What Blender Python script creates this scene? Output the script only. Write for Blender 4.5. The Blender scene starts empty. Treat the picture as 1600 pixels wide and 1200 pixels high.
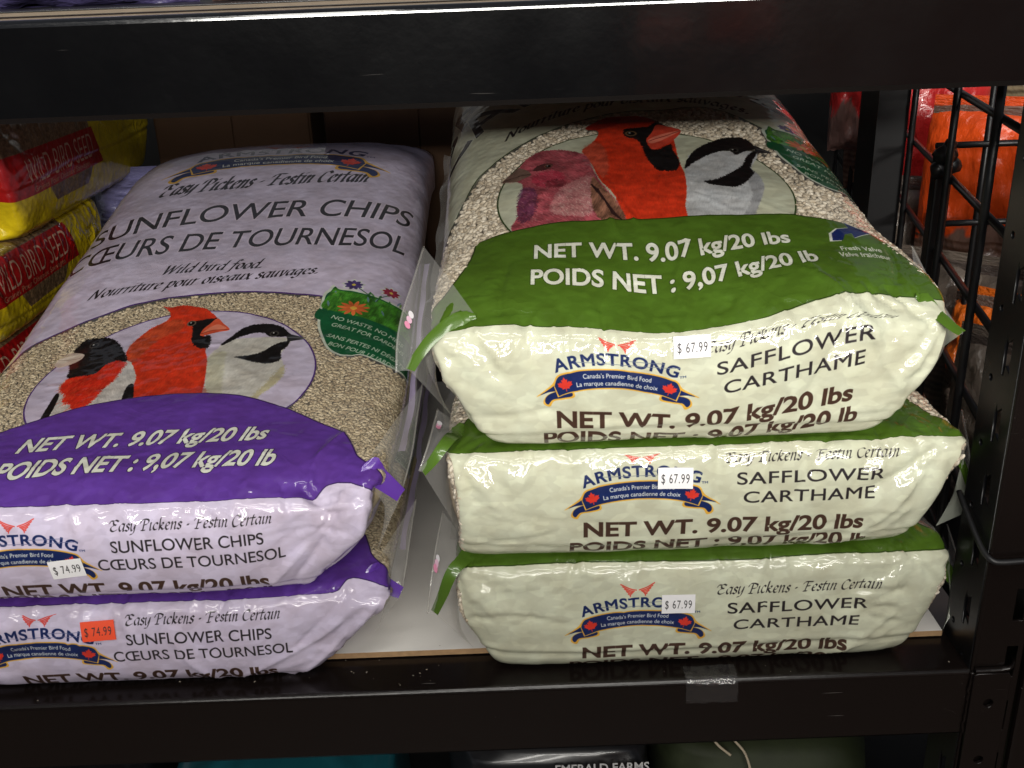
import bpy, bmesh, math, random
import numpy as np
from mathutils import Vector, Matrix, Euler

# ------------------------------------------------------------------ camera, world, lamps, exposure
S = bpy.context.scene
COL = S.collection
R_ = math.radians

cam_d = bpy.data.cameras.new('camera')
cam = bpy.data.objects.new('camera', cam_d); COL.objects.link(cam)
cam_d.sensor_width = 36.0; cam_d.lens = 36.0
cam_d.clip_start = 0.05; cam_d.clip_end = 60
_th, _ro = R_(22.5), R_(2.2)
_D = Vector((0, math.cos(_th), -math.sin(_th))); _r = Vector((1, 0, 0)); _u = _r.cross(_D)
_Rr = _r*math.cos(_ro) - _u*math.sin(_ro); _Uu = _u*math.cos(_ro) + _r*math.sin(_ro)
m = Matrix((( _Rr.x, _Uu.x, -_D.x, 0.0), (_Rr.y, _Uu.y, -_D.y, -0.75), (_Rr.z, _Uu.z, -_D.z, 0.608), (0, 0, 0, 1)))
cam.matrix_world = m
S.camera = cam

W = bpy.data.worlds.new('World'); S.world = W; W.use_nodes = True
bg = W.node_tree.nodes['Background']
bg.inputs[0].default_value = (0.80, 0.86, 1.0, 1); bg.inputs[1].default_value = 0.15

def strip_lamp(x, y, z, sx, sy, power, col=(1.0, 0.965, 0.90), name='ceiling_and_fill_lamp', aim=(0, 0.05, .2)):
    d = bpy.data.lights.new(name, 'AREA'); d.shape = 'RECTANGLE'; d.size = sx; d.size_y = sy
    d.energy = power; d.color = col
    o = bpy.data.objects.new(name, d); COL.objects.link(o); o.location = (x, y, z)
    v = Vector(aim) - Vector((x, y, z)); o.rotation_euler = v.to_track_quat('-Z', 'Y').to_euler()
    return o
strip_lamp(0.25, -1.05, 2.35, 1.25, 0.22, 13)
strip_lamp(-0.9, -1.75, 2.4, 1.25, 0.2, 10)
strip_lamp(0.9, -2.3, 2.4, 1.25, 0.2, 12)
strip_lamp(-0.3, -3.6, 2.3, 2.6, 0.2, 50)
strip_lamp(0.8, -5.6, 2.3, 3.4, 0.3, 95)
strip_lamp(0.2, -9.5, 2.5, 6.0, 0.4, 820)  # far low lamp added to light the bag tops at the back

S.view_settings.view_transform = 'Standard'; S.view_settings.look = 'None'
S.view_settings.gamma = 1; S.view_settings.exposure = -0.08
S.cycles.max_bounces = 10; S.cycles.transparent_max_bounces = 24
S.cycles.glossy_bounces = 4; S.cycles.caustics_reflective = False; S.cycles.caustics_refractive = False

# ------------------------------------------------------------------ small helpers
rng = np.random.default_rng(7)

def tag(o, label=None, cat=None, group=None, kind=None):
    if label: o['label'] = label
    if cat: o['category'] = cat
    if group: o['group'] = group
    if kind: o['kind'] = kind
    return o

def empty(name, loc, label=None, cat=None, group=None):
    o = bpy.data.objects.new(name, None); COL.objects.link(o); o.location = loc
    o.empty_display_size = .05
    return tag(o, label, cat, group)

def link_mesh(name, me, mats, parent=None, smooth=False, world=True):
    o = bpy.data.objects.new(name, me); COL.objects.link(o)
    for mm in (mats if isinstance(mats, (list, tuple)) else [mats]): me.materials.append(mm)
    if smooth: me.polygons.foreach_set('use_smooth', np.ones(len(me.polygons), bool))
    if parent is not None:
        o.parent = parent
        if world: o.location = -Vector(parent_world(parent))
    return o

def parent_world(p):
    v = Vector(p.location)
    while p.parent: p = p.parent; v = v + Vector(p.location)
    return v

def obj_pd(name, verts, faces, mats, parent=None, smooth=False, uvs=None, fmat=None, world=True):
    me = bpy.data.meshes.new(name)
    verts = np.asarray(verts, np.float32); me.from_pydata(verts.tolist(), [], [list(map(int, f)) for f in faces])
    if uvs is not None:
        l = me.uv_layers.new(name='UVMap'); vi = np.zeros(len(me.loops), np.int32); me.loops.foreach_get('vertex_index', vi)
        l.data.foreach_set('uv', np.asarray(uvs, np.float32)[vi].ravel())
    o = link_mesh(name, me, mats, parent, smooth, world)
    if fmat is not None: me.polygons.foreach_set('material_index', np.asarray(fmat, np.int32))
    me.update(); return o

def bm_obj(name, bm, mats, parent=None, smooth=False, world=True):
    me = bpy.data.meshes.new(name); bm.normal_update(); bm.to_mesh(me); bm.free()
    return link_mesh(name, me, mats, parent, smooth, world)

def bx(bm, x0, x1, y0, y1, z0, z1, bev=0.0):
    r = bmesh.ops.create_cube(bm, size=1.0)
    for v in r['verts']:
        v.co = Vector((x0+(v.co.x+.5)*(x1-x0), y0+(v.co.y+.5)*(y1-y0), z0+(v.co.z+.5)*(z1-z0)))
    if bev > 0:
        es = {e for v in r['verts'] for e in v.link_edges}
        bmesh.ops.bevel(bm, geom=list(es), offset=bev, segments=2, affect='EDGES', profile=.6)

def box(name, x0, x1, y0, y1, z0, z1, mat, parent=None, bev=0.0):
    bm = bmesh.new(); bx(bm, x0, x1, y0, y1, z0, z1, bev); return bm_obj(name, bm, mat, parent)

def tube(name, pts, rad, mat, parent=None, seg=10):
    pts = [Vector(p) for p in pts]; n = len(pts); V = []; F = []
    prev = None
    for i, p in enumerate(pts):
        d = (pts[min(i+1, n-1)] - pts[max(i-1, 0)]).normalized()
        a = Vector((0, 0, 1)) if abs(d.z) < .9 else Vector((1, 0, 0))
        if prev is None: u = d.cross(a).normalized()
        else: u = (prev - d*prev.dot(d)).normalized()
        prev = u; w = d.cross(u)
        for k in range(seg):
            an = 2*math.pi*k/seg; V.append(p + rad*(u*math.cos(an) + w*math.sin(an)))
    for i in range(n-1):
        for k in range(seg):
            F.append((i*seg+k, i*seg+(k+1) % seg, (i+1)*seg+(k+1) % seg, (i+1)*seg+k))
    F.append(tuple(range(seg))[::-1]); F.append(tuple((n-1)*seg+k for k in range(seg)))
    return obj_pd(name, [tuple(v) for v in V], F, mat, parent, True)

def catmull(P, n, closed=False):
    P = np.asarray(P, float); N = len(P)
    out = []
    segs = N if closed else N-1
    for i in range(segs):
        g = (lambda k: P[k % N]) if closed else (lambda k: P[min(max(k, 0), N-1)])
        a, b, c, d = g(i-1), g(i), g(i+1), g(i+2)
        for k in range(n):
            t = k/n
            out.append(.5*((2*b) + (-a+c)*t + (2*a-5*b+4*c-d)*t*t + (-a+3*b-3*c+d)*t**3))
    if not closed: out.append(P[-1])
    return np.array(out)

def lattice(shape, seed):
    return np.random.default_rng(seed).random(shape)

_LT = {}
def vnoise(x, y, seed=0):
    """smooth value noise in 0..1 on arrays"""
    if seed not in _LT: _LT[seed] = lattice((128, 128), seed+11)
    T = _LT[seed]; xi = np.floor(x).astype(int); yi = np.floor(y).astype(int); fx = x-xi; fy = y-yi
    fx = fx*fx*(3-2*fx); fy = fy*fy*(3-2*fy)
    a = T[xi % 128, yi % 128]; b = T[(xi+1) % 128, yi % 128]; c = T[xi % 128, (yi+1) % 128]; d = T[(xi+1) % 128, (yi+1) % 128]
    return (a*(1-fx)+b*fx)*(1-fy)+(c*(1-fx)+d*fx)*fy

# ------------------------------------------------------------------ materials
def new_mat(name):
    mt = bpy.data.materials.new(name); mt.use_nodes = True
    nt = mt.node_tree; b = nt.nodes['Principled BSDF']; return mt, nt, b

def nd(nt, typ, **kw):
    n = nt.nodes.new(typ)
    for k, v in kw.items():
        if k.startswith('in_'): n.inputs[k[3:]].default_value = v
        else: setattr(n, k, v)
    return n

def plain(name, col, rough=.5, metal=0.0, noise=.12, nscale=30, bump=0.0, bscale=80, coat=0.0, spec=.5):
    mt, nt, b = new_mat(name)
    tc = nd(nt, 'ShaderNodeTexCoord'); ns = nd(nt, 'ShaderNodeTexNoise'); ns.inputs['Scale'].default_value = nscale
    ns.inputs['Detail'].default_value = 5
    nt.links.new(tc.outputs['Object'], ns.inputs['Vector'])
    mx = nd(nt, 'ShaderNodeMix', data_type='RGBA'); mx.inputs['A'].default_value = (*[c*(1-noise) for c in col], 1)
    mx.inputs['B'].default_value = (*[min(1, c*(1+noise)) for c in col], 1)
    nt.links.new(ns.outputs['Fac'], mx.inputs['Factor']); nt.links.new(mx.outputs['Result'], b.inputs['Base Color'])
    b.inputs['Roughness'].default_value = rough; b.inputs['Metallic'].default_value = metal
    b.inputs['Coat Weight'].default_value = coat; b.inputs['Coat Roughness'].default_value = .08
    b.inputs['Specular IOR Level'].default_value = spec
    if bump > 0:
        n2 = nd(nt, 'ShaderNodeTexNoise'); n2.inputs['Scale'].default_value = bscale; n2.inputs['Detail'].default_value = 3
        nt.links.new(tc.outputs['Object'], n2.inputs['Vector'])
        bp = nd(nt, 'ShaderNodeBump'); bp.inputs['Strength'].default_value = bump; bp.inputs['Distance'].default_value = .002
        nt.links.new(n2.outputs['Fac'], bp.inputs['Height']); nt.links.new(bp.outputs['Normal'], b.inputs['Normal'])
    return mt

def enamel(name, col, rough=.17, dust=.5, spec=.5, coat=0.0):
    """black stove enamel with dust specks, fine scratches and faint orange peel"""
    mt, nt, b = new_mat(name); L = nt.links
    tc = nd(nt, 'ShaderNodeTexCoord')
    v = nd(nt, 'ShaderNodeTexVoronoi'); v.inputs['Scale'].default_value = 170; L.new(tc.outputs['Object'], v.inputs['Vector'])
    r = nd(nt, 'ShaderNodeValToRGB'); r.color_ramp.elements[0].position = 0.0; r.color_ramp.elements[0].color = (1, 1, 1, 1)
    r.color_ramp.elements[1].position = .075; r.color_ramp.elements[1].color = (0, 0, 0, 1); L.new(v.outputs['Distance'], r.inputs['Fac'])
    n = nd(nt, 'ShaderNodeTexNoise'); n.inputs['Scale'].default_value = 14; n.inputs['Detail'].default_value = 6; L.new(tc.outputs['Object'], n.inputs['Vector'])
    r2 = nd(nt, 'ShaderNodeValToRGB'); r2.color_ramp.elements[0].position = .52; r2.color_ramp.elements[1].position = .68; L.new(n.outputs['Fac'], r2.inputs['Fac'])
    mu = nd(nt, 'ShaderNodeMath', operation='MULTIPLY'); L.new(r.outputs['Color'], mu.inputs[0]); L.new(r2.outputs['Color'], mu.inputs[1])
    # scratches: two stretched noises thresholded at a thin level
    def scr(rot, sc, lo):
        mp = nd(nt, 'ShaderNodeMapping'); mp.inputs['Rotation'].default_value = rot; mp.inputs['Scale'].default_value = sc
        L.new(tc.outputs['Object'], mp.inputs['Vector'])
        a = nd(nt, 'ShaderNodeTexNoise'); a.inputs['Scale'].default_value = 1; a.inputs['Detail'].default_value = 2; a.inputs['Distortion'].default_value = .6
        L.new(mp.outputs['Vector'], a.inputs['Vector'])
        rr = nd(nt, 'ShaderNodeValToRGB'); e = rr.color_ramp.elements; e[0].position = lo; e[0].color = (0, 0, 0, 1); e[1].position = lo+.02; e[1].color = (1, 1, 1, 1)
        L.new(a.outputs['Fac'], rr.inputs['Fac']); return rr.outputs['Color']
    s1 = scr((0, .35, 0), (9, 260, 420), .765); s2 = scr((0, -1.2, 0), (11, 300, 500), .775)
    ad = nd(nt, 'ShaderNodeMath', operation='MAXIMUM'); L.new(s1, ad.inputs[0]); L.new(s2, ad.inputs[1])
    ad2 = nd(nt, 'ShaderNodeMath', operation='MAXIMUM'); L.new(ad.outputs[0], ad2.inputs[0]); L.new(mu.outputs[0], ad2.inputs[1])
    fd = nd(nt, 'ShaderNodeMath', operation='MULTIPLY'); fd.inputs[1].default_value = dust; L.new(ad2.outputs[0], fd.inputs[0])
    mx = nd(nt, 'ShaderNodeMix', data_type='RGBA'); mx.inputs['A'].default_value = (*col, 1); mx.inputs['B'].default_value = (.30, .28, .26, 1)
    L.new(fd.outputs[0], mx.inputs['Factor']); L.new(mx.outputs['Result'], b.inputs['Base Color'])
    mr = nd(nt, 'ShaderNodeMapRange'); mr.inputs['To Min'].default_value = rough*.75; mr.inputs['To Max'].default_value = rough*1.7
    L.new(n.outputs['Fac'], mr.inputs['Value']); L.new(mr.outputs['Result'], b.inputs['Roughness']); b.inputs['Specular IOR Level'].default_value = spec; b.inputs['Coat Weight'].default_value = coat; b.inputs['Coat Roughness'].default_value = .05
    n3 = nd(nt, 'ShaderNodeTexNoise'); n3.inputs['Scale'].default_value = 120; n3.inputs['Detail'].default_value = 2; L.new(tc.outputs['Object'], n3.inputs['Vector'])
    bp = nd(nt, 'ShaderNodeBump'); bp.inputs['Strength'].default_value = .10; bp.inputs['Distance'].default_value = .001
    L.new(n3.outputs['Fac'], bp.inputs['Height']); L.new(bp.outputs['Normal'], b.inputs['Normal'])
    return mt

def clear_film_nodes(nt, milk=.10, milkcol=(.75, .74, .70), normal=None, rough=.12):
    L = nt.links
    tr = nd(nt, 'ShaderNodeBsdfTransparent'); tr.inputs[0].default_value = (.97, .965, .95, 1)
    df = nd(nt, 'ShaderNodeBsdfDiffuse'); df.inputs[0].default_value = (*milkcol, 1)
    m1 = nd(nt, 'ShaderNodeMixShader'); m1.inputs[0].default_value = milk
    L.new(tr.outputs[0], m1.inputs[1]); L.new(df.outputs[0], m1.inputs[2])
    gl = nd(nt, 'ShaderNodeBsdfGlossy'); gl.inputs['Roughness'].default_value = rough; gl.inputs[0].default_value = (1, 1, 1, 1)
    lw = nd(nt, 'ShaderNodeLayerWeight'); pw = nd(nt, 'ShaderNodeMath', operation='POWER'); pw.inputs[1].default_value = 4.5; L.new(lw.outputs['Facing'], pw.inputs[0])
    fr = nd(nt, 'ShaderNodeMath', operation='MULTIPLY_ADD'); fr.inputs[1].default_value = .5; fr.inputs[2].default_value = .045; L.new(pw.outputs[0], fr.inputs[0])
    if normal is not None:
        L.new(normal, gl.inputs['Normal']); L.new(normal, lw.inputs['Normal'])
    m2 = nd(nt, 'ShaderNodeMixShader'); L.new(fr.outputs[0], m2.inputs[0]); L.new(m1.outputs[0], m2.inputs[1]); L.new(gl.outputs[0], m2.inputs[2])
    return m2.outputs[0]

def clear_film(name, milk=.12, milkcol=(.75, .74, .70), rough=.12, bump=.5):
    mt, nt, b = new_mat(name); L = nt.links; nt.nodes.remove(b)
    tc = nd(nt, 'ShaderNodeTexCoord'); n = nd(nt, 'ShaderNodeTexNoise'); n.inputs['Scale'].default_value = 45; n.inputs['Detail'].default_value = 4
    L.new(tc.outputs['Object'], n.inputs['Vector'])
    bp = nd(nt, 'ShaderNodeBump'); bp.inputs['Strength'].default_value = bump; bp.inputs['Distance'].default_value = .003; L.new(n.outputs['Fac'], bp.inputs['Height'])
    L.new(clear_film_nodes(nt, milk, milkcol, bp.outputs['Normal'], rough), nt.nodes['Material Output'].inputs['Surface'])
    return mt
# ------------------------------------------------------------------ print on the bags, painted in code (mm on the flat film)
PX = 3.0
def srgb(r, g, b): return np.array([r, g, b], np.float32)/255.0

_TXT = {}
def text_edges(s, bold=0.0, space=1.0):
    """outline edges of a line of lettering in the built-in face, em = 1"""
    key = (s, bold, space)
    if key in _TXT: return _TXT[key]
    cu = bpy.data.curves.new('t', 'FONT'); cu.body = s; cu.size = 1.0; cu.offset = bold; cu.space_character = space; cu.resolution_u = 8
    o = bpy.data.objects.new('t', cu); COL.objects.link(o)
    dg = bpy.context.evaluated_depsgraph_get(); me = o.evaluated_get(dg).to_mesh()
    V = np.array([v.co[:2] for v in me.vertices]); cnt = {}
    for p in me.polygons:
        vs = list(p.vertices)
        for a, b in zip(vs, vs[1:]+vs[:1]):
            k = (min(a, b), max(a, b)); cnt[k] = cnt.get(k, 0)+1
    E = np.array([k for k, c in cnt.items() if c == 1]); o.evaluated_get(dg).to_mesh_clear()
    bpy.data.objects.remove(o); bpy.data.curves.remove(cu)
    out = np.stack([V[E[:, 0]], V[E[:, 1]]], 1)      # (n,2,2)
    out[..., 0] -= out[..., 0].min(); _TXT[key] = out
    return out

def poly_edges(p):
    p = np.asarray(p, float); return np.stack([p, np.roll(p, -1, 0)], 1)

NIB = {
'a': (.62, [[(.5, .9), (.3, 1), (.08, .7), (.05, .3), (.18, .02), (.35, .2), (.5, .6)], [(.54, .98), (.48, .3), (.5, .03), (.62, .12)]]),
'b': (.60, [[(.12, 1.6), (.08, .8), (.07, .3), (.2, .02), (.42, .1), (.52, .5), (.45, .9), (.28, .97), (.1, .7)]]),
'c': (.50, [[(.45, .85), (.35, 1), (.15, .85), (.05, .4), (.15, .05), (.35, .05), (.47, .2)]]),
'd': (.62, [[(.5, .9), (.3, 1), (.08, .7), (.05, .3), (.18, .02), (.35, .2), (.5, .6)], [(.6, 1.6), (.48, .3), (.5, .03), (.62, .12)]]),
'e': (.50, [[(.07, .45), (.3, .55), (.42, .8), (.3, 1), (.12, .8), (.05, .35), (.17, .02), (.35, .05), (.47, .2)]]),
'f': (.42, [[(.55, 1.5), (.42, 1.62), (.3, 1.4), (.2, .5), (.1, -.3), (-.08, -.5)], [(.05, .97), (.45, .97)]]),
'g': (.62, [[(.5, .9), (.3, 1), (.08, .7), (.05, .3), (.18, .02), (.35, .2), (.5, .6)], [(.54, .98), (.46, .1), (.38, -.4), (.15, -.55), (0, -.4)]]),
'i': (.30, [[(.02, .85), (.14, .98), (.1, .4), (.13, .03), (.27, .12)], [(.17, 1.35), (.2, 1.4)]]),
'k': (.58, [[(.14, 1.6), (.06, 0)], [(.1, .5), (.35, .95), (.45, .85), (.35, .62), (.15, .5), (.38, .05), (.55, .1)]]),
'l': (.30, [[(.16, 1.6), (.08, .4), (.11, .03), (.25, .12)]]),
'n': (.62, [[(.02, .85), (.13, .98), (.07, 0)], [(.1, .5), (.3, .95), (.46, .9), (.42, .3), (.45, .03), (.6, .12)]]),
'o': (.56, [[(.3, 1), (.1, .8), (.05, .35), (.2, .02), (.42, .15), (.5, .6), (.4, .95), (.28, 1)]]),
'p': (.60, [[(0, .85), (.12, .98), (.02, -.55)], [(.1, .6), (.3, 1), (.5, .85), (.5, .35), (.3, .02), (.08, .15)]]),
'r': (.42, [[(.02, .85), (.13, .98), (.07, 0)], [(.1, .5), (.25, .9), (.4, .95)]]),
's': (.42, [[(.38, .85), (.25, 1), (.1, .85), (.15, .6), (.32, .42), (.33, .15), (.18, 0), (.02, .12)]]),
't': (.38, [[(.2, 1.35), (.1, .4), (.13, .03), (.3, .12)], [(.02, .97), (.38, .97)]]),
'u': (.62, [[(.02, .85), (.12, .98), (.08, .4), (.15, .03), (.35, .25), (.47, .7)], [(.5, .98), (.45, .3), (.47, .03), (.6, .12)]]),
'v': (.52, [[(.02, .9), (.12, .98), (.16, .4), (.22, 0), (.42, .5), (.48, .98)]]),
'x': (.52, [[(.02, .9), (.14, .95), (.35, .05), (.5, .1)], [(.46, .95), (.06, .03)]]),
'y': (.58, [[(.02, .85), (.12, .98), (.08, .4), (.15, .03), (.35, .25), (.47, .7)], [(.52, .98), (.45, .2), (.32, -.35), (.05, -.5)]]),
'E': (.82, [[(.75, 1.35), (.5, 1.5), (.28, 1.3), (.35, .95), (.55, .85)], [(.42, .85), (.12, .6), (.1, .2), (.35, 0), (.7, .2)], [(-.1, 1.1), (.0, 1.4), (.25, 1.4)]]),
'P': (.80, [[(.3, 1.35), (.22, 0)], [(-.08, 1.0), (.05, 1.4), (.45, 1.5), (.75, 1.3), (.65, .9), (.3, .72)], [(.08, 0), (.4, 0)]]),
'F': (.80, [[(.35, 1.4), (.22, 0)], [(-.08, 1.1), (.1, 1.42), (.8, 1.42)], [(.28, .75), (.6, .78)], [(.08, 0), (.4, 0)]]),
'C': (.76, [[(.7, 1.25), (.5, 1.5), (.2, 1.3), (.05, .7), (.15, .15), (.4, 0), (.68, .2)]]),
'W': (1.1, [[(.05, 1.5), (.22, 0)], [(.22, 0), (.55, 1.4)], [(.55, 1.4), (.68, 0)], [(.68, 0), (1.05, 1.5)]]),
'N': (.95, [[(.05, 0), (.18, 1.45)], [(.18, 1.45), (.65, .03)], [(.65, .03), (.8, 1.5)]]),
'.': (.28, [[(.05, .02), (.15, .06)], [(.05, .1), (.15, .12)]]), '\u00b7': (.4, [[(.1, .5), (.22, .54)], [(.1, .58), (.22, .6)]]), ' ': (.34, []),
}

class Art:
    def __init__(self, x0, x1, y0, y1, base, alpha=1.0):
        self.x0, self.y1 = x0, y1; self.y0 = y0; self.x1 = x1
        self.w = int((x1-x0)*PX); self.h = int((y1-y0)*PX)
        self.rgb = np.ones((self.h, self.w, 3), np.float32)*base; self.a = np.full((self.h, self.w), alpha, np.float32)
    def cover(self, edges, jitter=0, seed=0, pad=0):
        E = np.asarray(edges, float).copy(); E[..., 0] = (E[..., 0]-self.x0)*PX; E[..., 1] = (E[..., 1]-self.y0)*PX
        xa = int(max(0, math.floor(E[..., 0].min())-2-pad)); xb = int(min(self.w, math.ceil(E[..., 0].max())+2+pad))
        ya = int(max(0, math.floor(E[..., 1].min())-2-pad)); yb = int(min(self.h, math.ceil(E[..., 1].max())+2+pad))
        if xb <= xa or yb <= ya: return None
        SS = 4; W = xb-xa; M = np.zeros((yb-ya, W), np.float32)
        ylo = np.minimum(E[:, 0, 1], E[:, 1, 1]); yhi = np.maximum(E[:, 0, 1], E[:, 1, 1])
        ok = yhi > ylo; E = E[ok]; ylo = ylo[ok]; yhi = yhi[ok]
        o = np.argsort(ylo); E = E[o]; ylo = ylo[o]; yhi = yhi[o]
        sl = (E[:, 1, 0]-E[:, 0, 0])/(E[:, 1, 1]-E[:, 0, 1])
        for r in range(yb-ya):
            y_lo = ya+r; hi = np.searchsorted(ylo, y_lo+1); cand = np.nonzero(yhi[:hi] > y_lo)[0]
            if len(cand) == 0: continue
            acc = np.zeros(W+2, np.float32)
            for k in range(SS):
                y = y_lo+(k+.5)/SS; c = cand[(ylo[cand] <= y) & (yhi[cand] > y)]
                if len(c) < 2: continue
                xs = np.sort(E[c, 0, 0]+(y-E[c, 0, 1])*sl[c])-xa; xs = np.clip(xs, 0, W)
                n2 = len(xs)//2*2
                for sgn, xx in ((1, xs[0:n2:2]), (-1, xs[1:n2:2])):
                    i = np.floor(xx).astype(int); f = xx-i       # area to the right of xx
                    np.add.at(acc, i, sgn*(1-f)); np.add.at(acc, i+1, sgn*f)
            M[r] = np.cumsum(acc)[:W]/SS
        M = np.clip(M, 0, 1)
        if jitter > 0:
            yy, xx = np.mgrid[0:M.shape[0], 0:M.shape[1]]
            jx = (vnoise((xx+xa)/2.3, (yy+ya)/2.3, seed+40)-.5)*2*jitter*PX; jy = (vnoise((xx+xa)/1.9, (yy+ya)/5.0, seed+41)-.5)*2*jitter*PX*1.4
            M = M[np.clip(yy+jy.astype(int), 0, M.shape[0]-1), np.clip(xx+jx.astype(int), 0, M.shape[1]-1)]
        return ya, yb, xa, xb, M
    def put(self, c, col, op=1.0, alpha=1.0, tex=0.0, ang=1.2, seed=0, clip=None, tsc=(14, 2.2)):
        if c is None: return
        ya, yb, xa, xb, M = c; m = (M*op)
        if clip is not None: m = m*clip[ya:yb, xa:xb]
        m = m[..., None]; colr = np.asarray(col, np.float32)
        if tex > 0:
            yy, xx = np.mgrid[ya:yb, xa:xb]; ca, sa = math.cos(ang), math.sin(ang)
            u = (xx*ca+yy*sa)/tsc[0]; v = (-xx*sa+yy*ca)/tsc[1]
            n = vnoise(u, v, seed+50)*.6+vnoise(u*2.1, v*2.3, seed+51)*.4+(vnoise(xx/22., yy/22., seed+52)-.5)*.9
            colr = colr*(1+(n[..., None]-.5)*2*tex)
        R = self.rgb[ya:yb, xa:xb]; R[...] = R*(1-m)+np.clip(colr, 0, 1)*m
        if alpha is not None:
            A = self.a[ya:yb, xa:xb]; A[...] = A*(1-m[..., 0])+alpha*m[..., 0]
    def poly(self, pts, col, smooth=True, n=6, jitter=0, **k):
        p = catmull(pts, n, True) if smooth else np.asarray(pts, float)
        self.put(self.cover(poly_edges(p), jitter, k.get('seed', 0), pad=int(jitter*PX*2)), col, **k)
    def stroke(self, pts, wid, col, smooth=True, **k):
        p = catmull(pts, 8) if smooth else np.asarray(pts, float)
        d = np.gradient(p, axis=0); d /= np.linalg.norm(d, axis=1, keepdims=True)+1e-9; nrm = np.stack([-d[:, 1], d[:, 0]], 1)*wid/2
        self.put(self.cover(poly_edges(np.concatenate([p+nrm, (p-nrm)[::-1]]))), col, **k)
    def text(self, s, x, y, cap, width, col, bold=.0, slant=0.0, f=None, space=1.0, halo=None, halo_w=1.0, center=False, **k):
        """cap height and total width in mm; f bends the baseline"""
        E = text_edges(s, bold, space).copy(); H = .729; wd = E[..., 0].max()
        sx = (width/wd) if width else cap/H; sy = cap/H
        if center: x = x-sx*wd/2
        E[..., 0] = E[..., 0]*sx+E[..., 1]*sy*slant+x; E[..., 1] = E[..., 1]*sy
        if f is not None:
            h = E[..., 1].copy(); xx = E[..., 0].copy(); s_ = (f(xx+.5)-f(xx-.5)); E[..., 1] = h+f(xx); E[..., 0] = xx-h*s_
        E[..., 1] += y
        c = self.cover(E)
        if halo is not None and c is not None:
            ya, yb, xa, xb, M = c; r = max(1, int(round(halo_w*PX))); G = np.pad(M, r); out = np.zeros_like(G)
            for dy in range(-r, r+1):
                for dx in range(-r, r+1):
                    if dx*dx+dy*dy <= r*r+1: out = np.maximum(out, np.roll(np.roll(G, dy, 0), dx, 1))
            ya2, xa2 = ya-r, xa-r
            if ya2 >= 0 and xa2 >= 0 and ya2+out.shape[0] <= self.h and xa2+out.shape[1] <= self.w:
                self.put((ya2, ya2+out.shape[0], xa2, xa2+out.shape[1], out), halo)
        self.put(c, col, **k)
    def nib(self, s, x, y, xh, width, col, slant=.22, nib=.25, ang=.7, f=None, **k):
        """broad-nib italic hand; xh = x-height in mm"""
        adv = sum(NIB[c][0]+.07 for c in s); sx = width/adv; pen = 0; Es = []
        n = np.array([math.cos(ang), math.sin(ang)])*nib*xh/2; th = nib*xh*.2
        M0 = None
        for ch in s:
            a, strokes = NIB[ch]
            for st in strokes:
                p = catmull(st, 5) if len(st) > 2 else np.linspace(st[0], st[1], 4)
                q = np.stack([(p[:, 0]+pen)*sx+p[:, 1]*xh*slant+x, p[:, 1]*xh], 1)
                if f is not None: q[:, 1] += f(q[:, 0])
                q[:, 1] += y
                for a0, b0 in zip(q[:-1], q[1:]):
                    d = b0-a0; d = d/(np.linalg.norm(d)+1e-9)*th
                    hull = np.array([a0-n-d, a0+n-d, b0+n+d, b0-n+d])
                    dd = np.array([-d[1], d[0]]); hull = np.array([a0-n-d-dd*0, a0+n-d, a0+n+dd*.0, b0+n+d, b0-n+d])
                    Es.append(hull)
            pen += a+.07
        allp = np.concatenate(Es); full = self.cover(poly_edges(np.array([[allp[:, 0].min()-1, allp[:, 1].min()-1], [allp[:, 0].max()+1, allp[:, 1].min()-1], [allp[:, 0].max()+1, allp[:, 1].max()+1], [allp[:, 0].min()-1, allp[:, 1].max()+1]])))
        if full is None: return
        ya, yb, xa, xb, M = full; M[...] = 0
        for h in Es:
            c = self.cover(poly_edges(h))
            if c is None: continue
            a, b, c0, d0, mm = c; a1 = max(a, ya); b1 = min(b, yb); c1 = max(c0, xa); d1 = min(d0, xb)
            if b1 > a1 and d1 > c1:
                T = M[a1-ya:b1-ya, c1-xa:d1-xa]; np.maximum(T, mm[a1-a:b1-a, c1-c0:d1-c0], out=T)
        self.put((ya, yb, xa, xb, M), col, **k)
    def image(self, name):
        im = bpy.data.images.new(name, self.w, self.h, alpha=True, float_buffer=False)
        buf = np.empty((self.h, self.w, 4), np.float32); buf[..., :3] = np.clip(self.rgb, 0, 1); buf[..., 3] = self.a
        im.alpha_mode = 'CHANNEL_PACKED'; im.pixels.foreach_set(buf.ravel()); im.update(); im.pack()
        return im

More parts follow.
